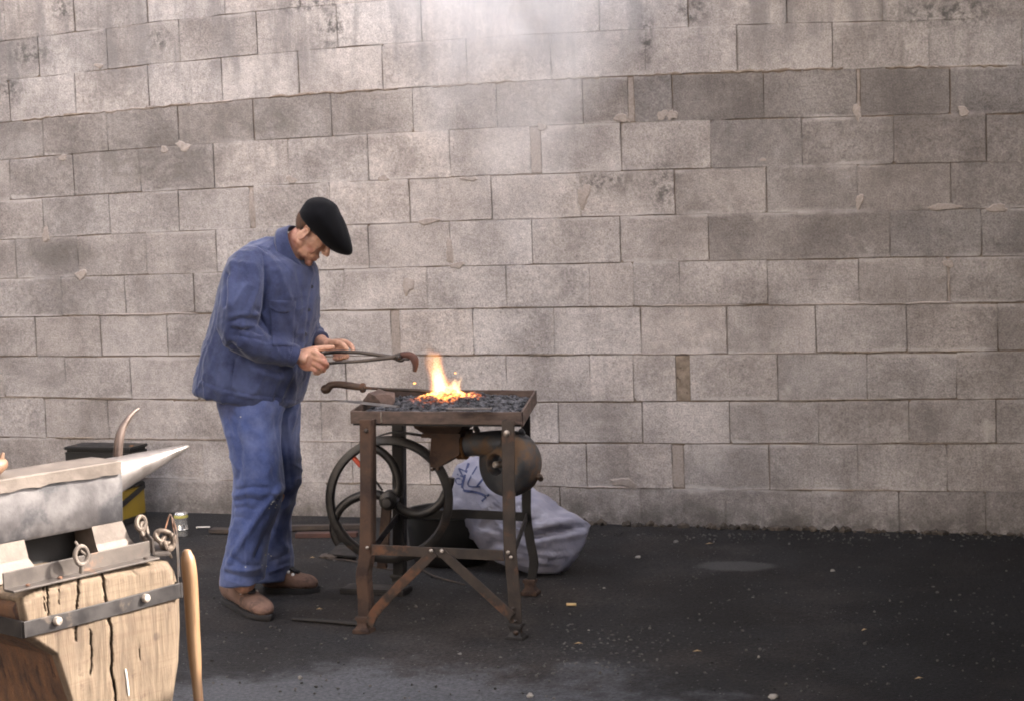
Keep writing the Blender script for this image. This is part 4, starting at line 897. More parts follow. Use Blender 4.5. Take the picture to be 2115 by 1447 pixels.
TFo = [([(580, 1003), (560, 1030), (538, 1056), (508, 1103), (474, 1160)], .011, 7), ([(588, 1020), (572, 1060), (552, 1105), (530, 1150)], -.012, 8), ([(492, 1010), (520, 1004), (548, 1006)], -.006, 4), ([(488, 1033), (515, 1028), (540, 1034)], -.006, 4), ([(490, 1022), (516, 1016), (545, 1020)], .005, 4), ([(486, 1048), (505, 1046), (525, 1052)], -.005, 4), ([(484, 1066), (500, 1068), (515, 1075)], -.004, 4),
 ([(470, 1182), (500, 1192), (538, 1190)], -.007, 5), ([(466, 1172), (500, 1178), (538, 1172)], .006, 5), ([(474, 1145), (500, 1165), (530, 1168)], -.005, 5), ([(464, 1196), (500, 1207), (540, 1207)], .003, 3),
 ([(570, 860), (578, 930), (584, 1000)], -.004, 4), ([(486, 880), (497, 920), (496, 965), (492, 988)], -.006, 5), ([(500, 880), (512, 940), (510, 985)], .006, 8), ([(478, 850), (490, 868), (500, 892)], -.004, 5),
 ([(560, 1020), (580, 1035), (604, 1018)], -.006, 5), ([(566, 1040), (584, 1050), (598, 1042)], .005, 5), ([(560, 1160), (580, 1150), (597, 1140)], -.005, 5), ([(556, 1180), (578, 1172), (598, 1166)], .004, 4), ([(560, 1075), (572, 1110), (590, 1130)], .006, 6), ([(590, 900), (598, 950), (602, 1000)], -.005, 6), ([(540, 870), (545, 930), (550, 980)], .004, 9)]
V = folds(V, F, TFo, .0052, 9, .55, 4.0); V = folds(V, F, [([(470, 860), (500, 960), (512, 1060), (500, 1200)], -.003, 1.8)], .0015, 30, .6, 2.0); V = ridges(V, F, .0070, (12, 12, 6), 5.0); V = ridges(V, F, .0055, (9, 9, 16), 1.0)
trousers = obj('trousers', (V, F), M_TROUSER, man, True, angle=None)
bvh_t = BVHTree.FromPolygons([Vector(v) for v in V], F); fl_ = []
for x, y in ((560, 1040), (566, 1034), (571, 1042), (556, 1048), (574, 1030), (548, 1145), (555, 1143), (560, 1147), (541, 1166), (550, 1168), (563, 1036), (507, 1170), (497, 860), (569, 1047)):
    q = hit(bvh_t, x, y, .001)
    if q is not None: fl_.append(rock(q, .0028, x, 1))
M_FLECK = simple('dry_paint', (168, 166, 150), (186, 184, 170), 40, .9)
o = obj('paint_flecks', join(*fl_), M_FLECK, trousers); o['kind'] = 'stuff'

# boots
def boot(heel, toe, name):
    h_, t_ = np.array(heel), np.array(toe); d = unit((t_-h_)*[1, 1, 0]); L = np.linalg.norm((t_-h_)[:2]); s = np.array([-d[1], d[0], 0]); b0 = h_*[1, 1, 0]
    def sec(x, wl, zb, zt, sq=.8):
        r = []
        for k in range(24):
            a = 2*math.pi*k/24; zz = (zt+zb)/2+(zt-zb)/2*math.copysign(abs(math.sin(a))**sq, math.sin(a)); r.append(b0+d*(x*L)+s*wl*math.copysign(abs(math.cos(a))**sq, math.cos(a))+ZU*zz)
        return np.array(r)
    S = [(-.02, .010, .06, .10), (.0, .028, .028, .118), (.06, .037, .016, .13), (.18, .040, .016, .135), (.32, .040, .016, .128), (.45, .041, .016, .098), (.58, .044, .016, .079), (.70, .047, .016, .072), (.82, .047, .016, .068), (.91, .041, .016, .060), (.97, .029, .016, .048), (1.0, .010, .026, .040)]
    up = obj(name, loft([sec(*q) for q in S]), M_BOOT, man, True, angle=None); su = up.modifiers.new('s', 'SUBSURF'); su.levels = su.render_levels = 1
    ol = []
    for k in range(36):
        a = 2*math.pi*k/36; x = .5+.53*math.cos(a); w = np.interp(x, [-.03, .05, .2, .45, .75, .92, 1.03], [.012, .036, .042, .041, .052, .043, .012]); ol.append(b0+d*x*L+s*math.copysign(1, math.sin(a))*w*abs(math.sin(a))**.25)
    ol = np.array(ol); obj('sole', loft([ol+ZU*.001, ol+(ol-ol.mean(0))*.02+ZU*.006, ol+(ol-ol.mean(0))*.02+ZU*.018, ol*1.0+ZU*.022]), M_SOLE, up)
    tg = [sec(x, w, z, z+.014) for x, w, z in ((.22, .020, .124), (.36, .021, .120), (.48, .021, .091), (.60, .020, .076), (.66, .012, .071))]
    obj('tongue', loft(tg), M_LACE, up)
    for i, x in enumerate((.34, .42, .50, .58)):
        zt = np.interp(x, [.32, .45, .58, .7], [.128, .098, .081, .073])
        obj('lace', tube([b0+d*x*L+s*.026+ZU*(zt-.006), b0+d*x*L+ZU*(zt+.010), b0+d*(x+.03)*L-s*.026+ZU*(zt-.008)], .0030, 6, round_ends=True), M_LACE, up)
        for g in (1, -1): obj('eyelet', lathe(b0+d*x*L+s*g*.030+ZU*(zt-.006), s*g*.7+ZU*.7, [(.006, -.003), (.0065, .002), (.003, .004), (0, .003)], 8), M_EYELET, up)
    return up
boot(Pz(468, 1240, 0), Pz(554, 1281, 0), 'boot'); boot(Pz(548, 1222, 0), Pz(657, 1222, 0), 'boot')

# ------------------------------------------------------------------ tongs held in both hands
M_TONG = simple('tong_steel', (58, 52, 48), (88, 78, 70), 14, .5, .45, 120, .4, .001, c3=(44, 38, 36), t3=(.5, .6), s3=10)
M_HOT = simple('scaled_hot_iron', (66, 46, 40), (88, 58, 48), 20, .8, .1, 120, .5, .0015, c3=(62, 44, 40), t3=(.5, .62), s3=14)
tg = thing('tongs', tuple(P(760, 738, -1.74)), 'long steel smithing tongs with hooked jaw held in the hands of the man', 'tongs')
uprein = spline(q3((664, 731, -1.735), (690, 727, -1.735), (735, 727, -1.735), (775, 732, -1.74), (808, 737, -1.745), (826, 741, -1.745)), 6)
lorein = spline(q3((668, 751, -1.775), (700, 748, -1.77), (745, 745, -1.762), (790, 740, -1.758), (812, 737, -1.757), (828, 733, -1.757)), 6)
obj('rein', tube(uprein, list(np.interp(np.linspace(0, 1, len(uprein)), [0, .3, .8, 1], [.0068, .0068, .0080, .0105])), 10), M_TONG, tg)
obj('rein', tube(lorein, list(np.interp(np.linspace(0, 1, len(lorein)), [0, .3, .8, 1], [.0055, .0060, .0080, .0105])), 10), M_TONG, tg)
obj('rein_knob', ellipsoid(P(663, 732, -1.735), (.0115, .011, .012)), M_IRONDK, tg)
jw = spline(q3((818, 737, -1.75), (834, 733, -1.75), (847, 734, -1.75), (855, 740, -1.75), (858, 752, -1.75), (856, 767, -1.75)), 6)
obj('jaw', tube(jw, list(np.interp(np.linspace(0, 1, len(jw)), [0, .35, .65, 1], [.0115, .0135, .0150, .0065])), 12), M_HOT, tg)
jw2 = spline(q3((820, 741, -1.76), (828, 744, -1.76), (836, 741, -1.76), (846, 742, -1.755)), 5)
obj('jaw', tube(jw2, list(np.linspace(.0085, .004, len(jw2))), 10), M_TONG, tg)
obj('rivet', lathe(P(822, 738, -1.775), -YU, [(.008, -.02), (.008, 0), (.005, .004), (0, .005)], 12), M_TONG, tg)

# ------------------------------------------------------------------ stump, anvil and the tools on them (in the sun, near us)
UX = unit(np.array([.37, .929, 0])); NX = unit(np.array([.929, -.37, 0]))      # along the block, and out of its sunny face
SO = Pz(47, 1284, .55)
def S_(x, y, off=0.0): return Pn(x, y, SO+NX*off, NX)
t = NT('old_oak'); p = t.objc(); pz = t.scalev(p, (9, 9, .9)); g1 = t.noise(pz, 4, 6, .7, 1.2); g2 = t.noise(t.scalev(p, (60, 60, 3)), 3, 4, .6); n2 = t.noise(p, 6, 5, .6)
c = t.mix(t.ramp(g1, .3, .7), lin((74, 61, 48)), lin((104, 88, 70))); c = t.mix(t.math('MULTIPLY', t.ramp(n2, .45, .66), .6), c, lin((112, 97, 79))); c = t.mix(t.math('MULTIPLY', t.ramp(g2, .58, .72), .6), c, lin((74, 54, 40)))
c = t.mix(t.math('MULTIPLY', t.ramp(t.noise(p, 13, 5, .7), .58, .68), .75), c, lin((66, 50, 40))); saw = t.noise(t.scalev(p, (5, 5, 120)), 1.0, 3, .6); c = t.mix(t.math('MULTIPLY', t.ramp(saw, .48, .66), .45), c, lin((84, 66, 52)))
c = t.mix(t.math('MULTIPLY', t.ramp(t.voro(p, 8), .05, .12, 1, 0), .55), c, lin((48, 34, 26)))
M_OAK = t.done(c, .85, 0, t.bump(g2, .5, .003, t.bump(g1, .6, .006)))
M_OAKDK = simple('brown_bark_side', (70, 48, 34), (100, 70, 48), 9, .85, 0, 70, .8, .006, (4, 4, .8), c3=(52, 34, 26), t3=(.52, .64), s3=7)
stump = thing('stump', tuple(S_(200, 1300)*[1, 1, 0]), 'cracked oak block bound with an iron strap carrying the anvil', 'wood block')
Lp = [(33, 1242), (40, 1275), (47, 1316), (80, 1336), (107, 1352), (122, 1395), (140, 1447), (165, 1560), (180, 1740)]
Rp = [(346, 1158), (358, 1176), (369, 1215), (371, 1290), (368, 1366), (361, 1410), (356, 1447), (350, 1560), (345, 1740)]
Tp = [(33, 1242), (69, 1217), (100, 1206), (150, 1192), (162, 1187), (200, 1180), (260, 1170), (300, 1163), (346, 1158)]
def pl_at(pl, s):
    pl = np.array(pl, float); d = np.concatenate([[0], np.cumsum(np.linalg.norm(np.diff(pl, axis=0), axis=1))]); d /= d[-1]
    return np.array([np.interp(s, d, pl[:, 0]), np.interp(s, d, pl[:, 1])])
NXg, NYg = 110, 130
cracks = [([(160, 1180), (161, 1215), (158, 1250), (157, 1290), (155, 1320)], 2.4, .018), ([(206, 1176), (213, 1200), (217, 1235), (220, 1265), (228, 1300), (229, 1340), (228, 1380), (238, 1430), (240, 1500)], 2.3, .020), ([(186, 1300), (189, 1340), (187, 1390)], 1.4, .012), ([(96, 1210), (97, 1240), (99, 1270)], 2.0, .014), ([(88, 1215), (90, 1240), (93, 1262)], 1.6, .010), ([(121, 1205), (121, 1250)], 1.2, .008), ([(287, 1330), (288, 1360)], 1.0, .006), ([(268, 1175), (280, 1185)], 1.2, .005)]
Vg = []; pxs = []
for j in range(NYg+1):
    v = j/NYg; L_, R__ = pl_at(Lp, v), pl_at(Rp, v)
    for i in range(NXg+1):
        u = i/NXg; top = pl_at(Tp, u); straight = np.array(Tp[0])*(1-u)+np.array(Tp[-1])*u
        pxs.append(L_*(1-u)+R__*u+(top-straight)*(1-v)**3)
pxs = np.array(pxs); dep = np.zeros(len(pxs))
pxj = pxs+np.array([[2.6*mnoise.noise(Vector((q[1]*.05, q[0]*.01, 7)))+1.3*mnoise.noise(Vector((q[1]*.16, 2, q[0]*.02))), 0] for q in pxs])
for pl, w, a in cracks: dep += a*np.exp(-(seg_dist(pxj, pl)/w)**2)*np.array([.55+.9*abs(mnoise.noise(Vector((q[1]*.03, pl[0][0], 1)))) for q in pxs])
for k, q in enumerate(pxs):
    i, j = k % (NXg+1), k//(NXg+1); u, v = i/NXg, j/NYg
    edge = .030*max(0, 1-u/.06)**2+.020*max(0, (u-.95)/.05)**2+.022*max(0, 1-v/.035)**2
    nz = .004*mnoise.noise(Vector((q[0]*.02, q[1]*.006, 0)))+.0016*mnoise.noise(Vector((q[0]*.12, q[1]*.02, 4)))
    Vg.append(S_(q[0], q[1], -dep[k]-edge+nz))
Vg = np.array(Vg); W1 = NXg+1
Fg = [[j*W1+i, (j+1)*W1+i, (j+1)*W1+i+1, j*W1+i+1] for j in range(NYg) for i in range(NXg)]
SD = .42
border = [i for i in range(W1)]+[j*W1+NXg for j in range(1, NYg+1)]+[NYg*W1+i for i in range(NXg-1, -1, -1)]+[j*W1 for j in range(NYg-1, 0, -1)]
Vbk = np.array([Vg[b]-NX*SD for b in border]); n0 = len(Vg); nb_ = len(border)
Fs = [[border[k], border[(k+1) % nb_], n0+(k+1) % nb_, n0+k] for k in range(nb_)]
bm_f = Fg+[Fs[k] for k in range(nb_) if not (NXg+NYg+NXg <= k)]
blk = obj('block', (np.concatenate([Vg, Vbk]), bm_f+[[n0+k for k in range(nb_)]]), M_OAK, stump, True, angle=50)
obj('bark_side', (np.concatenate([Vg, Vbk]), [Fs[k] for k in range(nb_) if NXg+NYg+NXg <= k]), M_OAKDK, stump, True)
stc = [S_(x, y, .004) for x, y in ((49, 1300), (150, 1276), (260, 1248), (371, 1218))]
M_STRAP = simple('strap_iron', (40, 37, 37), (60, 56, 54), 16, .5, .5, 120, .35, .001, c3=(84, 74, 66), t3=(.58, .68), s3=14)
st_ = obj('iron_strap', sweep(spline(stc, 6), ZU, .038, NX, .007), M_STRAP, stump)
obj('iron_strap', sweep([stc[0]-NX*.003, stc[0]-NX*.12, stc[0]-NX*.30-ZU*.004], ZU, .040, UX, .006), M_STRAP, stump)
obj('iron_strap', sweep([stc[-1]+UX*.004+NX*.004, stc[-1]+UX*.004-NX*.10, stc[-1]+UX*.004-NX*.25], ZU, .038, UX, .006), M_STRAP, stump)
for x, y in ((118, 1281), (300, 1234)):
    obj('strap_bolt', lathe(S_(x, y, .010), NX, [(.0105, -.01), (.0105, .006), (.008, .010), (0, .011)], 14), M_RIVET, st_)
M_CHALK = simple('chalk_mark', (206, 200, 190), (222, 216, 206), 60, .9)
obj('chalk_mark', tube(spline([S_(259, 1380, .001), S_(262, 1400, .001), S_(266, 1436, .001)], 4), [.0010]+[.0022]*7+[.0010], 6), M_CHALK, stump)

M_STEEL = simple('anvil_steel', (78, 74, 74), (104, 100, 99), 16, .55, .35, 110, .45, .0015, c3=(48, 46, 48), t3=(.44, .60), s3=7, r2=.6)
M_BRIGHT = simple('polished_steel', (92, 86, 83), (112, 106, 103), 14, .42, .55, 160, .18, .0006)
M_PALE = simple('worn_iron', (82, 73, 66), (108, 98, 90), 14, .6, .4, 120, .45, .0015)
AZ = .86; AO = Pz(250, 950, AZ)
AU = unit(np.array([.40, .917, 0])); AN = unit(np.array([.917, -.40, 0]))
def A_(x, y, off=0.0): return Pn(x, y, AO+AN*off, AN)
def a3(u, n, z): return AO+AU*u+AN*n+ZU*z
anvil = thing('anvil', tuple(a3(-.2, -.06, -.26)), 'worn grey steel anvil with a long pointed horn strapped onto the oak block', 'anvil')
M_HOLLOWSHADE = simple('hollow_shade_black', (14, 13, 13), (24, 22, 21), 12, .9)  # near-black tone painting the shade in the hollow under the anvil
# body outline on its sunny flank
foot_y = [A_(282, 1131, 0)[2]-AZ]
zb = -.245
uf = lambda x, y: float(np.dot(A_(x, y)-AO, AU)); zf = lambda x, y: A_(x, y)[2]-AZ
rng = random.Random(11)
plate = []
for k in range(25):
    u = -.62*k/24; plate.append([a3(-u*0+(-.62+.62*k/24), n, z) for n, z in ((.0, -.003), (-.003, 0), (-.127, 0), (-.130, -.003), (-.130, -.034), (.0, -.031+rng.uniform(-.003, .003)))])
obj('face_plate', loft([np.array(q) for q in plate]), M_PALE, anvil, True)
body = []
for k in range(31):
    u = -.60+.605*k/30; body.append([a3(u, n, z) for n, z in ((-.010, -.030), (-.008, -.060), (-.010, -.10), (-.013, -.150), (-.020, -.158), (-.110, -.158), (-.117, -.150), (-.120, -.06), (-.120, -.030))])
V, F = loft([np.array(q) for q in body]); 
obj('waist', (V, F), M_STEEL, anvil, True, angle=40)
for nm, ua, ub, fl_a, fl_b in (('front', -.085, .004, -.075, .055), ('rear', -.37, -.275, -.42, -.245)):
    r1 = [a3(ua, -.018, -.150), a3(ub, -.018, -.150), a3(ub, -.112, -.150), a3(ua, -.112, -.150)]
    r2 = [a3((ua+fl_a)/2, -.010, -.20), a3((ub+fl_b)/2-.01, -.010, -.20), a3((ub+fl_b)/2-.01, -.120, -.20), a3((ua+fl_a)/2, -.120, -.20)]
    r3 = [a3(fl_a, .004, zb), a3(fl_b, .004, zb), a3(fl_b, -.134, zb), a3(fl_a, -.134, zb)]
    obj('foot', loft([np.array(q) for q in (r3, r2, r1)]), M_PALE, anvil, False)
obj('side_boss', lathe(A_(-10, 1106, -.03), AN, [(.040, -.02), (.039, .004), (.034, .008), (.022, .010), (0, .010)], 26), M_IRON, anvil)
obj('hollow_shade', box(a3(-.16, -.108, -.20), AU*.16, AN*.010, ZU*.046), M_HOLLOWSHADE, anvil, False)  # dark panel added to stand for the shade between the feet
# horn: round, tapering to a blunt tip
ht = A_(387, 922, -.060); hb = a3(.0, -.060, -.046); rings = []
for k in range(22):
    s = k/21; r = .044*(1-s)**.92+.0060; c0 = hb+(ht-hb)*s; c0[2] = (AZ-.004-.046)*(1-s)+(ht[2])*s
    a = np.arange(30)*2*math.pi/30
    sq = .85+.15*min(1, s*3); rings.append(c0+np.outer(np.sign(np.cos(a))*np.abs(np.cos(a))**sq*r, AN)+np.outer(np.sign(np.sin(a))*np.abs(np.sin(a))**sq*r, ZU))
rings.append(c0+(rings[-1]-c0)*.5+unit(ht-hb)*.004)
obj('horn', loft(rings), M_BRIGHT, anvil, True, angle=60)
hp2 = [A_(243, 946, -.072), A_(245, 915, -.072), A_(251, 888, -.072), A_(263, 866, -.072), A_(276, 851, -.072), A_(287, 843, -.072)]
sp2 = spline(hp2, 5)
finish(obj('steel_spike', tube(sp2, list(np.interp(np.linspace(0, 1, len(sp2)), [0, .3, .6, .9, 1], [.0135, .0130, .0090, .0045, .0030])), 12, flat=.85), simple('spike_steel', (74, 62, 56), (98, 84, 77), 14, .45, .5, 120, .4, .001, c3=(62, 48, 42), t3=(.5, .6), s3=12), None, True), 'curved pointed steel spike standing upright on the anvil', 'spike')
finish(obj('mallet_handle', join(tube([a3(-.60, -.05, .022), A_(-4, 962, -.05), A_(3, 958, -.05)], [.020, .021, .016], 14, round_ends=True), tube([A_(2, 950, -.05), A_(6, 936, -.05)], [.008, .004], 8, round_ends=True)), simple('pale_wood', (96, 70, 52), (116, 88, 66), 20, .6, 0, 90, .3, .001, (1, 1, 1)), None, True), 'pale wooden handle end lying on the anvil face', 'handle')

# angle irons that hold the anvil
M_ANGLE = simple('angle_iron', (62, 56, 52), (84, 76, 70), 14, .55, .4, 120, .4, .001, c3=(110, 84, 66), t3=(.58, .68), s3=9, r2=.8)
ang = thing('angle_iron', tuple(S_(160, 1190, -.03)), 'grey angle iron bar bolted along the front edge of the oak block top', 'angle iron', 'angle irons clamping the anvil')
a_, b_ = S_(8, 1216, -.035), S_(309, 1147, -.035)
dA = unit(b_-a_); nA = unit(np.cross(ZU, dA)); nA = nA if np.dot(nA, NX) > 0 else -nA; uA = unit(np.cross(dA, nA)); uA = uA if uA[2] > 0 else -uA
obj('upright_flange', sweep([a_+uA*.018, b_+uA*.018], uA, .040, nA, .005), M_ANGLE, ang)
obj('foot_flange', sweep([a_+nA*.020-uA*.002, b_+nA*.020-uA*.002], nA, .040, uA, .005), M_ANGLE, ang)
for s in (.12, .33, .93): obj('bolt', lathe(a_+(b_-a_)*s+nA*.022+uA*.001, uA, [(.006, 0), (.006, .003), (.003, .005), (0, .005)], 8), M_IRON, ang)
ang2 = thing('angle_iron', tuple(S_(310, 1125, -.09)), 'short angle iron across the right end of the oak block beside the horn foot', 'angle iron', 'angle irons clamping the anvil')
c_, e_ = S_(309, 1131, -.035)+UX*.012, S_(270, 1101, -.20)+UX*.03
d2 = unit(e_-c_); n2_ = unit(np.cross(ZU, d2)); n2_ = n2_ if np.dot(n2_, UX) > 0 else -n2_
obj('upright_flange', sweep([c_, e_], ZU, .040, n2_, .005), M_ANGLE, ang2); obj('foot_flange', sweep([c_+n2_*.022-ZU*.022, e_+n2_*.022-ZU*.022], n2_, .040, ZU, .005), M_ANGLE, ang2)
# ring staple standing in front of the flange
ring = [S_(168+13*math.sin(a), 1146-19*math.cos(a), .012) for a in np.arange(20)*2*math.pi/20]
rg = obj('eye_bolt', tube(ring, .0055, 9, closed=True), M_PALE, None, True)
obj('shank', tube([S_(168, 1163, .012), S_(168, 1182, .006)], .0055, 8), M_PALE, rg)
obj('pin', tube([S_(156, 1118, -.01), S_(168, 1138, .012), S_(184, 1150, .01)], .0035, 7), M_PALE, rg)
finish(rg, 'small iron eye bolt standing in front of the angle iron on the oak block', 'eye bolt')
# shackle and hooks at the right end
sh = thing('chain_hook', tuple(S_(330, 1120, -.12)), 'tangled iron hooks and wire hanging at the right end of the oak block', 'hook')
def ringlet(cx, cy, rx, ry, off, r, tilt=0): return tube([S_(cx+rx*math.cos(a)+tilt*math.sin(a), cy+ry*math.sin(a), off+.012*math.sin(a)) for a in np.arange(18)*2*math.pi/18], r, 8, closed=True)
M_DULL = simple('weathered_iron', (64, 54, 46), (100, 87, 76), 20, .6, .4, 120, .5, .001)
obj('link', ringlet(291, 1080, 9, 14, -.13, .0065), M_DULL, sh); obj('link', ringlet(297, 1094, 6, 15, -.12, .006, 3), M_DULL, sh)
obj('link', ringlet(338, 1108, 16, 13, -.08, .0065, 5), M_DULL, sh); obj('link', ringlet(348, 1118, 14, 14, -.07, .0065, -4), M_DULL, sh)
obj('hook', tube(spline([S_(296, 1100, -.12), S_(303, 1115, -.10), S_(318, 1112, -.09), S_(330, 1096, -.08), S_(350, 1100, -.07), S_(360, 1118, -.06), S_(352, 1134, -.06), S_(341, 1131, -.06)], 5), .0062, 9, round_ends=True), M_DULL, sh)
obj('hook', tube(spline([S_(340, 1120, -.05), S_(347, 1138, -.045), S_(354, 1150, -.045)], 4), [.006, .006, .0055, .005, .005, .0045, .004, .0035, .003], 8, round_ends=True), M_DULL, sh)
obj('wire', tube(spline([S_(338, 1104, -.08), S_(345, 1078, -.10), S_(350, 1062, -.10), S_(354, 1066, -.10), S_(358, 1090, -.08), S_(364, 1125, -.03), S_(367, 1180, -.01), S_(368, 1215, -.002)], 5), .0020, 6), M_IRON, sh)
obj('wire', tube(spline([S_(352, 1062, -.10), S_(360, 1078, -.09), S_(366, 1110, -.03), S_(371, 1190, .0)], 5), .0020, 6), M_IRON, sh)

# turned handle leaning on the strap end
M_ASHW = simple('turned_ash', (116, 88, 62), (136, 108, 80), 5, .42, 0, 60, .25, .001, (6, 6, .7), c3=(112, 82, 58), t3=(.54, .66), s3=5)
hl = [(386, 1143), (392, 1190), (396, 1250), (400, 1320), (405, 1390), (410, 1447), (418, 1560), (428, 1700)]
hY = [-3.62]*8
hpts = spline([P(x, y, Y) for (x, y), Y in zip(hl, hY)], 5); hpts[-1][2] = max(hpts[-1][2], .02)
hr = list(np.interp(np.linspace(0, 1, len(hpts)), [0, .04, .12, .3, .5, .6, 1], [.0135, .0185, .0195, .0185, .0165, .0130, .0125]))
mh = obj('sledge_handle', tube(hpts, hr, 20, round_ends=True), M_ASHW, None, True); finish(mh, 'smooth pale turned wooden hammer handle leaning against the oak block', 'handle')
g = P(428, 1712, -3.62); obj('hammer_head', bevbox(np.array([g[0], g[1], .035]), XU*.075, YU*.03, ZU*.033, .008), M_IRON, mh)

# ------------------------------------------------------------------ behind: tool box, jar, scraps
M_YEL = simple('yellow_plastic', (122, 100, 26), (138, 114, 32), 8, .5, 0, 90, .2, .0006); M_BLK = simple('black_plastic', (22, 21, 20), (34, 32, 30), 10, .55, 0, 90, .3, .001)
M_GREYP = simple('grey_metal', (96, 90, 84), (120, 112, 104), 10, .5, .4)
tbx0, tby = P(135, 1000, -.42), -.42
x1 = P(304, 1075, -.16)[0]; x0 = x1-.42
tb = thing('tool_box', ((x0+x1)/2, -.30, 0), 'yellow and black tool box standing behind the anvil against the wall', 'tool box')
def slab2(x0, x1, y0, y1, z0, z1, w=.006): return bevbox(((x0+x1)/2, (y0+y1)/2, (z0+z1)/2), ((x1-x0)/2, 0, 0), (0, (y1-y0)/2, 0), (0, 0, (z1-z0)/2), w)
zt0 = P(300, 1018, -.42)[2]; zt1 = P(300, 985, -.42)[2]
obj('body', slab2(x0+.004, x1-.003, -.42, -.16, .004, zt0-.006), M_YEL, tb)
obj('lid', slab2(x0, x1, -.425, -.155, zt0-.003, zt0+.016), M_BLK, tb); obj('tray', slab2(x0+.01, x1-.004, -.41, -.17, zt0+.018, zt1), M_GREYP, tb)
tA, tB = np.array([x1-.001, -.43, zt0*.52]), np.array([x1-.001, -.165, zt0*.96]); obj('strap', sweep([tA, tB], unit(np.cross(tB-tA, XU)), .026, XU, .008), M_BLK, tb)
obj('base_skirt', slab2(x0-.002, x1+.002, -.423, -.157, .002, .035), M_BLK, tb)
zc0, zc1 = P(200, 985, -.36)[2], P(200, 925, -.36)[2]; xc0, xc1 = P(132, 930, -.36)[0], P(306, 930, -.20)[0]
cs = thing('black_case', ((xc0+xc1)/2, -.28, zc0), 'long black case lying on top of the tool box behind the anvil', 'case')
obj('shell', slab2(xc0, xc1, -.36, -.20, zt1+.004, zc1-.012, .01), M_BLK, cs); obj('lid', slab2(xc0-.004, xc1+.004, -.365, -.195, zc1-.010, zc1+.004), M_BLK, cs)
for x, y in ((157, 921), (208, 921), (272, 921)): obj('latch', lathe(P(x, 924, -.30), ZU, [(.014, -.01), (.016, .004), (.010, .012), (0, .013)], 12), M_BRASS if x != 208 else M_BLK, cs)
# small jar
jc = Pz(376, 1106, .0); jr = .030
t = NT('jar_glass'); t.b.inputs['Base Color'].default_value = (.72, .70, .66, 1); t.b.inputs['Roughness'].default_value = .12; t.b.inputs['Metallic'].default_value = .75; M_TIN = t.m
jar = obj('tin_can', lathe(jc, ZU, [(.0, .001), (jr*.95, .001), (jr, .005), (jr*.97, .03), (jr*1.02, .033), (jr*.97, .036), (jr*.97, .07), (jr, .085)], 24), M_TIN, None, True); finish(jar, 'small shiny tin can with a yellow rim on the ground by the wall', 'can')
obj('rim_band', lathe(jc+ZU*.086, ZU, [(jr*.9, 0), (jr*1.04, 0), (jr*1.06, .006), (jr*1.0, .012), (jr*.8, .012)], 24), simple('yellow_band', (178, 168, 86), (190, 182, 110), 30, .4), jar); obj('lid', lathe(jc+ZU*.099, ZU, [(jr*.98, -.001), (jr*1.0, .003), (jr*.85, .010), (0, .012)], 24), M_TIN, jar)
M_BOARD = simple('brick_red_board', (66, 46, 40), (86, 60, 52), 12, .9, 0, 60, .4, .002); M_GREYB = simple('weathered_strip', (54, 46, 42), (76, 66, 58), 12, .9)
def strip(name, pa, pb, w, h, m, label, cat, group=None):
    a, b = Pz(*pa, h/2+.003), Pz(*pb, h/2+.003); d = unit(b-a); s = unit(np.cross(ZU, d)); o = obj(name, bevbox((a+b)/2, (b-a)/2, s*w/2, ZU*h/2, .002), m, None, True); return finish(o, label, cat, group)
strip('red_board', (612, 1104), (738, 1102), .05, .02, M_BOARD, 'narrow brick red board lying along the wall behind the flywheel', 'board')
strip('grey_board', (436, 1094), (500, 1095), .06, .018, M_GREYB, 'dark grey wood strip on the ground left of the trousers by the wall', 'board')
strip('white_strip', (405, 1088), (434, 1087), .012, .006, M_CHALK, 'small white strip lying by the wall right of the tin can', 'strip')
strip('brown_board', (520, 1090), (760, 1086), .04, .022, M_GREYB, 'long brown board lying against the foot of the wall behind the man', 'board')
a, b = Pz(604, 1277, .008), Pz(742, 1288, .010); finish(obj('iron_rod', tube([a, a*.5+b*.5+ZU*.001, b], [.006, .008, .009], 8), M_IRONDK, None, True), 'thin dark iron rod on the ground left of the near forge foot', 'rod')
cp = spline([Pz(x, y, .006) for x, y in ((676, 1153), (720, 1156), (770, 1168), (830, 1178), (870, 1176), (900, 1190), (960, 1206))], 6)
finish(obj('cable', tube(cp, .0035, 7), M_GREYB, None, True), 'thin cable lying on the ground under the forge', 'cable')
finish(obj('rag', (lambda v, f: (v*[1, 1, .3]+Pz(680, 1146, .008)*[1, 1, 1], f))(*rock((0, 0, 0), .05, 9, 2)), M_GREYB, None, True), 'crumpled brown rag on the ground at the left of the flywheel', 'rag')

# coal tub under the forge
tc = Pz(930, 1158, 0)+np.array([0, .02, 0])
tub = obj('coal_tub', lathe(tc, ZU, [(0, .003), (.15, .003), (.165, .02), (.185, .20), (.196, .205), (.196, .212), (.178, .212), (.160, .05), (0, .045)], 40), M_BLK, None, True); finish(tub, 'round black coal tub on the ground behind the flywheel', 'tub')
cm = [rock(tc+np.array([random.uniform(-1, 1)*.11, random.uniform(-1, 1)*.11, .15+random.uniform(0, .04)]), random.uniform(.012, .03), 900+k, 1) for k in range(150)]
o = obj('coal', join(*cm, lathe(tc, ZU, [(.168, .13), (.168, .15), (0, .16)], 24)), M_COAL, tub, False); o['kind'] = 'stuff'

# ------------------------------------------------------------------ woven sack
t = NT('woven_plastic'); p = t.objc(); ck = t.new('ShaderNodeTexWave'); ck.inputs['Scale'].default_value = 120; t.l.new(p, ck.inputs['Vector']); n1 = t.noise(p, 9, 4, .6)
M_SACK = t.done(t.mix(t.ramp(n1, .3, .7), lin((124, 124, 140)), lin((152, 150, 163))), .55, 0, t.bump(t.noise(p, 30, 4, .6), .5, .006, t.bump(ck.outputs[1], .2, .001)))
YS = -.80

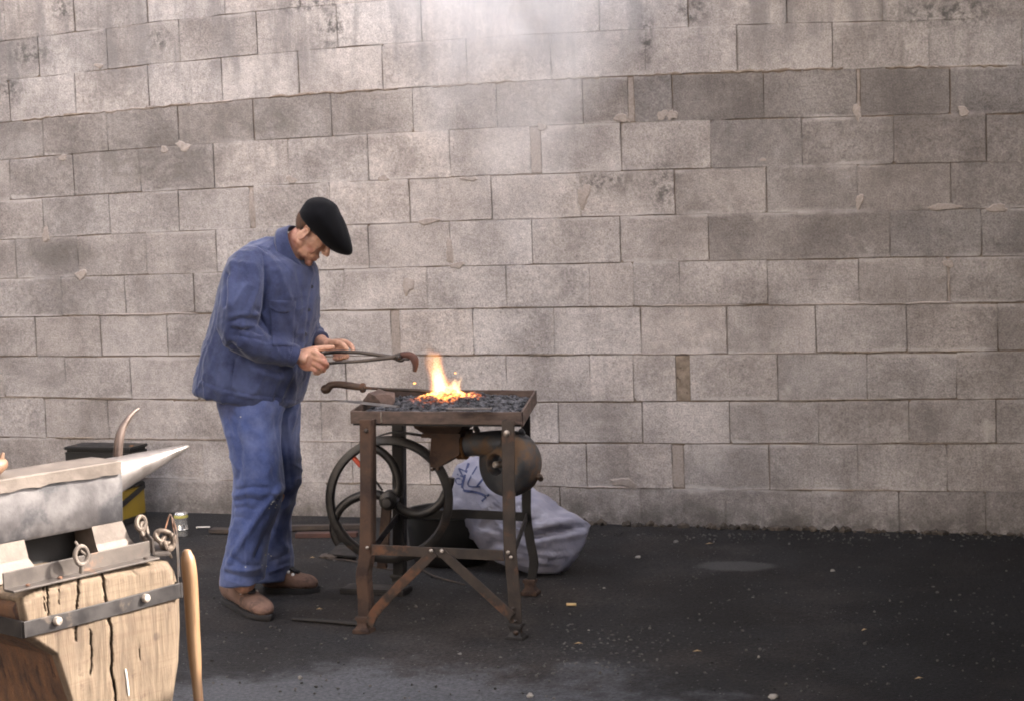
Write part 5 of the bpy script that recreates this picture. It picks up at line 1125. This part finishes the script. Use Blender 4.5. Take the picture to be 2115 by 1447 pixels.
out = [(934, 1050), (930, 1000), (940, 950), (985, 940), (1025, 958), (1060, 985), (1097, 1003), (1130, 1026), (1165, 1050), (1195, 1070), (1219, 1084), (1212, 1105), (1203, 1130), (1185, 1156), (1166, 1177), (1147, 1191), (1125, 1192), (1100, 1190), (1060, 1178), (1010, 1150), (965, 1100)]
oc = np.array(out, float); cxy = np.array([1085, 1090.]); n = 96
dd = np.concatenate([[0], np.cumsum(np.linalg.norm(np.diff(np.vstack([oc, oc[:1]]), axis=0), axis=1))]); dd /= dd[-1]; cl = np.vstack([oc, oc[:1]])
bd = np.stack([np.interp(np.arange(n)/n, dd, cl[:, 0]), np.interp(np.arange(n)/n, dd, cl[:, 1])], -1)
def sackY(q, s, side): 
    lean = (1192-q[1])/563*.30; T = .15*math.sqrt(max(0, 1-s**2.4))*(1.0 if side > 0 else .8)
    tipf = max(0, min(1, (1219-q[0])/90)); return -1.02+lean*1.0-side*T*(.25+.75*tipf)
rings = []; M_ = 22
for k in range(-M_, M_+1):
    s = 1-abs(k)/M_*.985; side = 1 if k <= 0 else -1; rr_ = []
    for q in bd:
        w = cxy+(q-cxy)*s; Yq = sackY(w, s, side)
        pnt = P(w[0], w[1], Yq); rr_.append(pnt)
    rings.append(np.array(rr_))
rings = rings[:M_+1]+rings[M_+1:]
V, F = loft(rings)
V = folds(V, F, [([(1098, 1106), (1140, 1098), (1180, 1090), (1216, 1084)], -.030, 7), ([(1098, 1092), (1140, 1084), (1180, 1078)], .012, 9), ([(1110, 1118), (1160, 1108), (1205, 1096)], .014, 8), ([(1110, 1135), (1150, 1140), (1180, 1135)], -.010, 4), ([(1108, 1150), (1140, 1156), (1172, 1148)], -.010, 4), ([(1112, 1168), (1140, 1172), (1160, 1168)], -.008, 3.5), ([(1112, 1143), (1150, 1149), (1178, 1142)], .007, 4), ([(1130, 1045), (1150, 1060), (1185, 1075)], -.008, 5)], .014, 9, 1, 3.0)
V = folds(V, F, [], .006, 24, 1, 5.0); V = ridges(V, F, .014, (10, 10, 14), 4.0); V = ridges(V, F, -.009, (22, 22, 26), 2.0); V = ridges(V, F, .006, (40, 40, 34), 6.0); V[:, 2] = np.maximum(V[:, 2], .003)
sack = obj('sack', (V, F), M_SACK, None, True, angle=None); finish(sack, 'pale woven plastic sack with blue printing slumped behind the forge', 'sack')
bvh_s = BVHTree.FromPolygons([Vector(v) for v in V], F)
M_INK = simple('blue_ink', (48, 56, 92), (60, 68, 106), 30, .7)
def stroke(pl, w):
    pl = spline([np.array(q, float) for q in pl], 5); L = []
    for i, q in enumerate(pl):
        d = unit(pl[min(i+1, len(pl)-1)]-pl[max(i-1, 0)]); nn_ = np.array([-d[1], d[0]])*w/2
        for sg_ in (1, -1):
            h_ = hit(bvh_s, *(q+nn_*sg_), .0025)
            if h_ is None: return None
            L.append(h_)
    return np.array(L), [[2*i, 2*i+1, 2*i+3, 2*i+2] for i in range(len(pl)-1)]
def ellp(cx, cy, rx, ry, rot): return [(cx+rx*math.cos(a)*math.cos(rot)-ry*math.sin(a)*math.sin(rot), cy+rx*math.cos(a)*math.sin(rot)+ry*math.sin(a)*math.cos(rot)) for a in np.linspace(0, 2*math.pi, 13)]
for nm, pl, w in (('printed_letter', ellp(948, 993, 5.5, 7.5, -1.0), 3), ('printed_letter', [(944, 978), (957, 984)], 3), ('printed_letter', [(957, 984), (947, 966)], 3), ('printed_letter', [(947, 966), (961, 972)], 3), ('printed_chevron', [(968, 955), (955, 1000), (958, 1012)], 5), ('printed_chevron', [(958, 1012), (985, 1016), (1005, 1024)], 5), ('printed_chevron', [(985, 962), (966, 1000), (992, 1004)], 3), ('printed_bar', [(1000, 985), (985, 1003)], 4), ('printed_bar', [(1010, 1020), (995, 1034)], 4)):
    q = stroke(pl, w)
    if q: obj(nm, q, M_INK, sack, False)

# ------------------------------------------------------------------ litter on the asphalt
M_PEB = simple('pale_stone', (104, 99, 92), (140, 134, 126), 30, .9); M_PEBD = simple('grey_stone', (90, 86, 82), (112, 108, 104), 30, .9)
for i, (x, y, r, lb) in enumerate(((1396, 1118, .013, 'pale pebble at the foot of the wall right of the sack'), (1318, 1149, .017, 'large pale pebble on the asphalt just right of the sack tip'), (1720, 1178, .012, 'lone white pebble on the dark asphalt right of the pale oval stain'), (1630, 1122, .009, 'small pebble at the foot of the wall above the pale oval stain'), (1597, 1437, .018, 'largest white pebble at the bottom edge right of the pale asphalt patch'), (1248, 1213, .008, 'small pebble on the asphalt between the sack and the cigarette end'), (1555, 1233, .006, 'tiny pebble below the pale oval stain on the asphalt'), (1216, 1301, .007, 'small pebble on the asphalt below the cigarette end'), (1567, 1355, .007, 'tiny pale pebble halfway between the oval stain and the bottom edge'), (950, 1350, .012, 'flat pale pebble in front of the forge between its two near feet'), (620, 1398, .010, 'small grey pebble on the pale patch right of the hammer handle'), (1095, 1435, .014, 'pale pebble at the bottom edge below the right forge foot'))):
    finish(obj('pebble', rock(Pz(x, y, r*.3), r*.75, 70+i, 2), M_PEB if i % 3 else M_PEBD, None, True), lb, 'pebble', 'pebbles scattered on the asphalt')
def butt(x, y, a, L, m, name, label, cat):
    c0 = Pz(x, y, .006); d = np.array([math.cos(a), math.sin(a), 0]); finish(obj(name, tube([c0-d*L/2, c0+d*L/2], .0055, 8, round_ends=False), m, None, True), label, cat)
butt(1180, 1247, .15, .035, simple('filter_paper', (196, 164, 112), (212, 184, 136), 40, .8), 'cigarette_end', 'tan cigarette end on the asphalt right of the forge', 'cigarette end')
M_LEAF = simple('dry_leaf', (128, 104, 74), (158, 134, 100), 30, .8)
for x, y, a, lb in ((1440, 1344, .3, 'dry leaf scrap on the asphalt right of the pale patch'), (1785, 1300, 1.0, 'dry leaf scrap far out on the dark asphalt at the right'), (1465, 1122, .5, 'dry leaf scrap by the wall above the pale oval stain'), (1195, 1328, .2, 'dry leaf scrap on the asphalt right of the right forge foot'), (1898, 1400, .6, 'dry leaf scrap near the bottom right corner of the asphalt'), (660, 1257, .4, 'dry leaf scrap between the near boot and the forge leg'), (645, 1151, .3, 'dry leaf scrap beside the brown rag behind the far boot')):
    c0 = Pz(x, y, .004); d = np.array([math.cos(a), math.sin(a), 0]); s = np.array([-d[1], d[0], 0]); L = random.uniform(.012, .022)
    finish(obj('leaf_scrap', (np.array([c0-d*L, c0+s*L*.35+ZU*.004, c0+d*L, c0-s*L*.35+ZU*.003, c0+ZU*.006]), [[0, 3, 4], [3, 2, 4], [2, 1, 4], [1, 0, 4]]), M_LEAF, None, False), lb, 'leaf', 'leaf scraps on the asphalt')
gm = []
for i in range(900):
    if i < 420: x, y = random.uniform(380, 2200), random.uniform(1105, 1460)
    elif i < 640: x, y = random.gauss(1190, 130), random.gauss(1345, 28)
    else: x, y = random.uniform(1150, 2150), 1100+abs(random.gauss(0, 9))
    r = random.uniform(.0025, .0065); gm.append(rock(Pz(x, y, r*.3), r, 2000+i, 1))
finish(obj('grit', join(*gm), simple('grit', (34, 32, 31), (96, 92, 88), 9, .95), None, False), kind='stuff', label='loose grit and coal crumbs scattered over the dark asphalt')
# crumbling mortar fillet at the foot of the wall
fm = []
for i in range(150):
    x = random.uniform(1120, 2150); r = random.uniform(.008, .022); q = P(x, 1100, -.01); fm.append(rock((q[0], -.008-random.random()*.03, r*.2), r, 4000+i, 1))
finish(obj('mortar_crumbs', join(*fm), simple('dirty_mortar', (50, 44, 38), (84, 74, 64), 9, .95), None, True), kind='stuff', label='dirty mortar crumbs along the foot of the wall')

# ------------------------------------------------------------------ smoke
SA, SB = P(1130, 60, -.75), P(920, 720, -1.70)
x0, x1 = P(600, 60, -.5)[0], min(P(1640, 60, -.5)[0], -1.5); z0, z1 = P(1000, 560, -.7)[2], P(1100, 0, -.7)[2]+.55
rings = []
for k in range(17):
    s = k/16; z = z0+(z1-z0)*s; cx = (x0+x1)/2*s+SB[0]*(1-s)+.1*s; w = .10+(x1-x0)/2*s**1.1; a = np.arange(36)*2*math.pi/36
    rings.append(np.stack([cx+w*np.cos(a), -.62-.25*(1-s)+(.16+.36*s)*np.sin(a), np.full(36, z)], -1))
t = NT('smoke'); t.n.remove(t.b); p = t.pos(); sx = t.new('ShaderNodeSeparateXYZ'); t.l.new(p, sx.inputs[0])
hh = t.ramp(sx.outputs[2], z0, z1-.45, 0, 1, False)
n1 = t.noise(t.scalev(p, (1.6, 1.6, .7)), 1.9, 5, .6, .6); n2 = t.noise(p, 7, 4, .6, .4)
cxn = t.math('ADD', t.math('MULTIPLY', hh, float((x0+x1)/2+.1-SB[0])), float(SB[0])); ww = t.math('ADD', t.math('MULTIPLY', t.math('POWER', hh, 1.1), float((x1-x0)/2)), .10)
rad = t.math('DIVIDE', t.math('ABSOLUTE', t.math('SUBTRACT', sx.outputs[0], cxn)), ww)
yy = t.math('DIVIDE', t.math('ABSOLUTE', t.math('ADD', sx.outputs[1], t.math('ADD', .62, t.math('MULTIPLY', t.math('SUBTRACT', 1.0, hh), .25)))), t.math('ADD', .16, t.math('MULTIPLY', hh, .36)))
fall = t.math('MULTIPLY', t.ramp(rad, .0, .98, 1, 0), t.ramp(yy, .2, .95, 1, 0))
den = t.math('MULTIPLY', t.math('MULTIPLY', t.ramp(n1, .28, .86), t.math('ADD', .4, t.math('MULTIPLY', n2, 1.1))), t.math('MULTIPLY', fall, t.math('ADD', .30, t.math('POWER', hh, 1.35))))
pv = t.new('ShaderNodeVolumePrincipled'); pv.inputs['Color'].default_value = (.985, .985, 1, 1); pv.inputs['Anisotropy'].default_value = 0
t.l.new(t.math('MULTIPLY', den, 4.2), pv.inputs['Density']); t.l.new(pv.outputs[0], t.out.inputs['Volume'])
finish(obj('smoke', loft(rings), t.m, None, True), kind='stuff', label='pale smoke drifting up from the forge fire across the top of the wall')
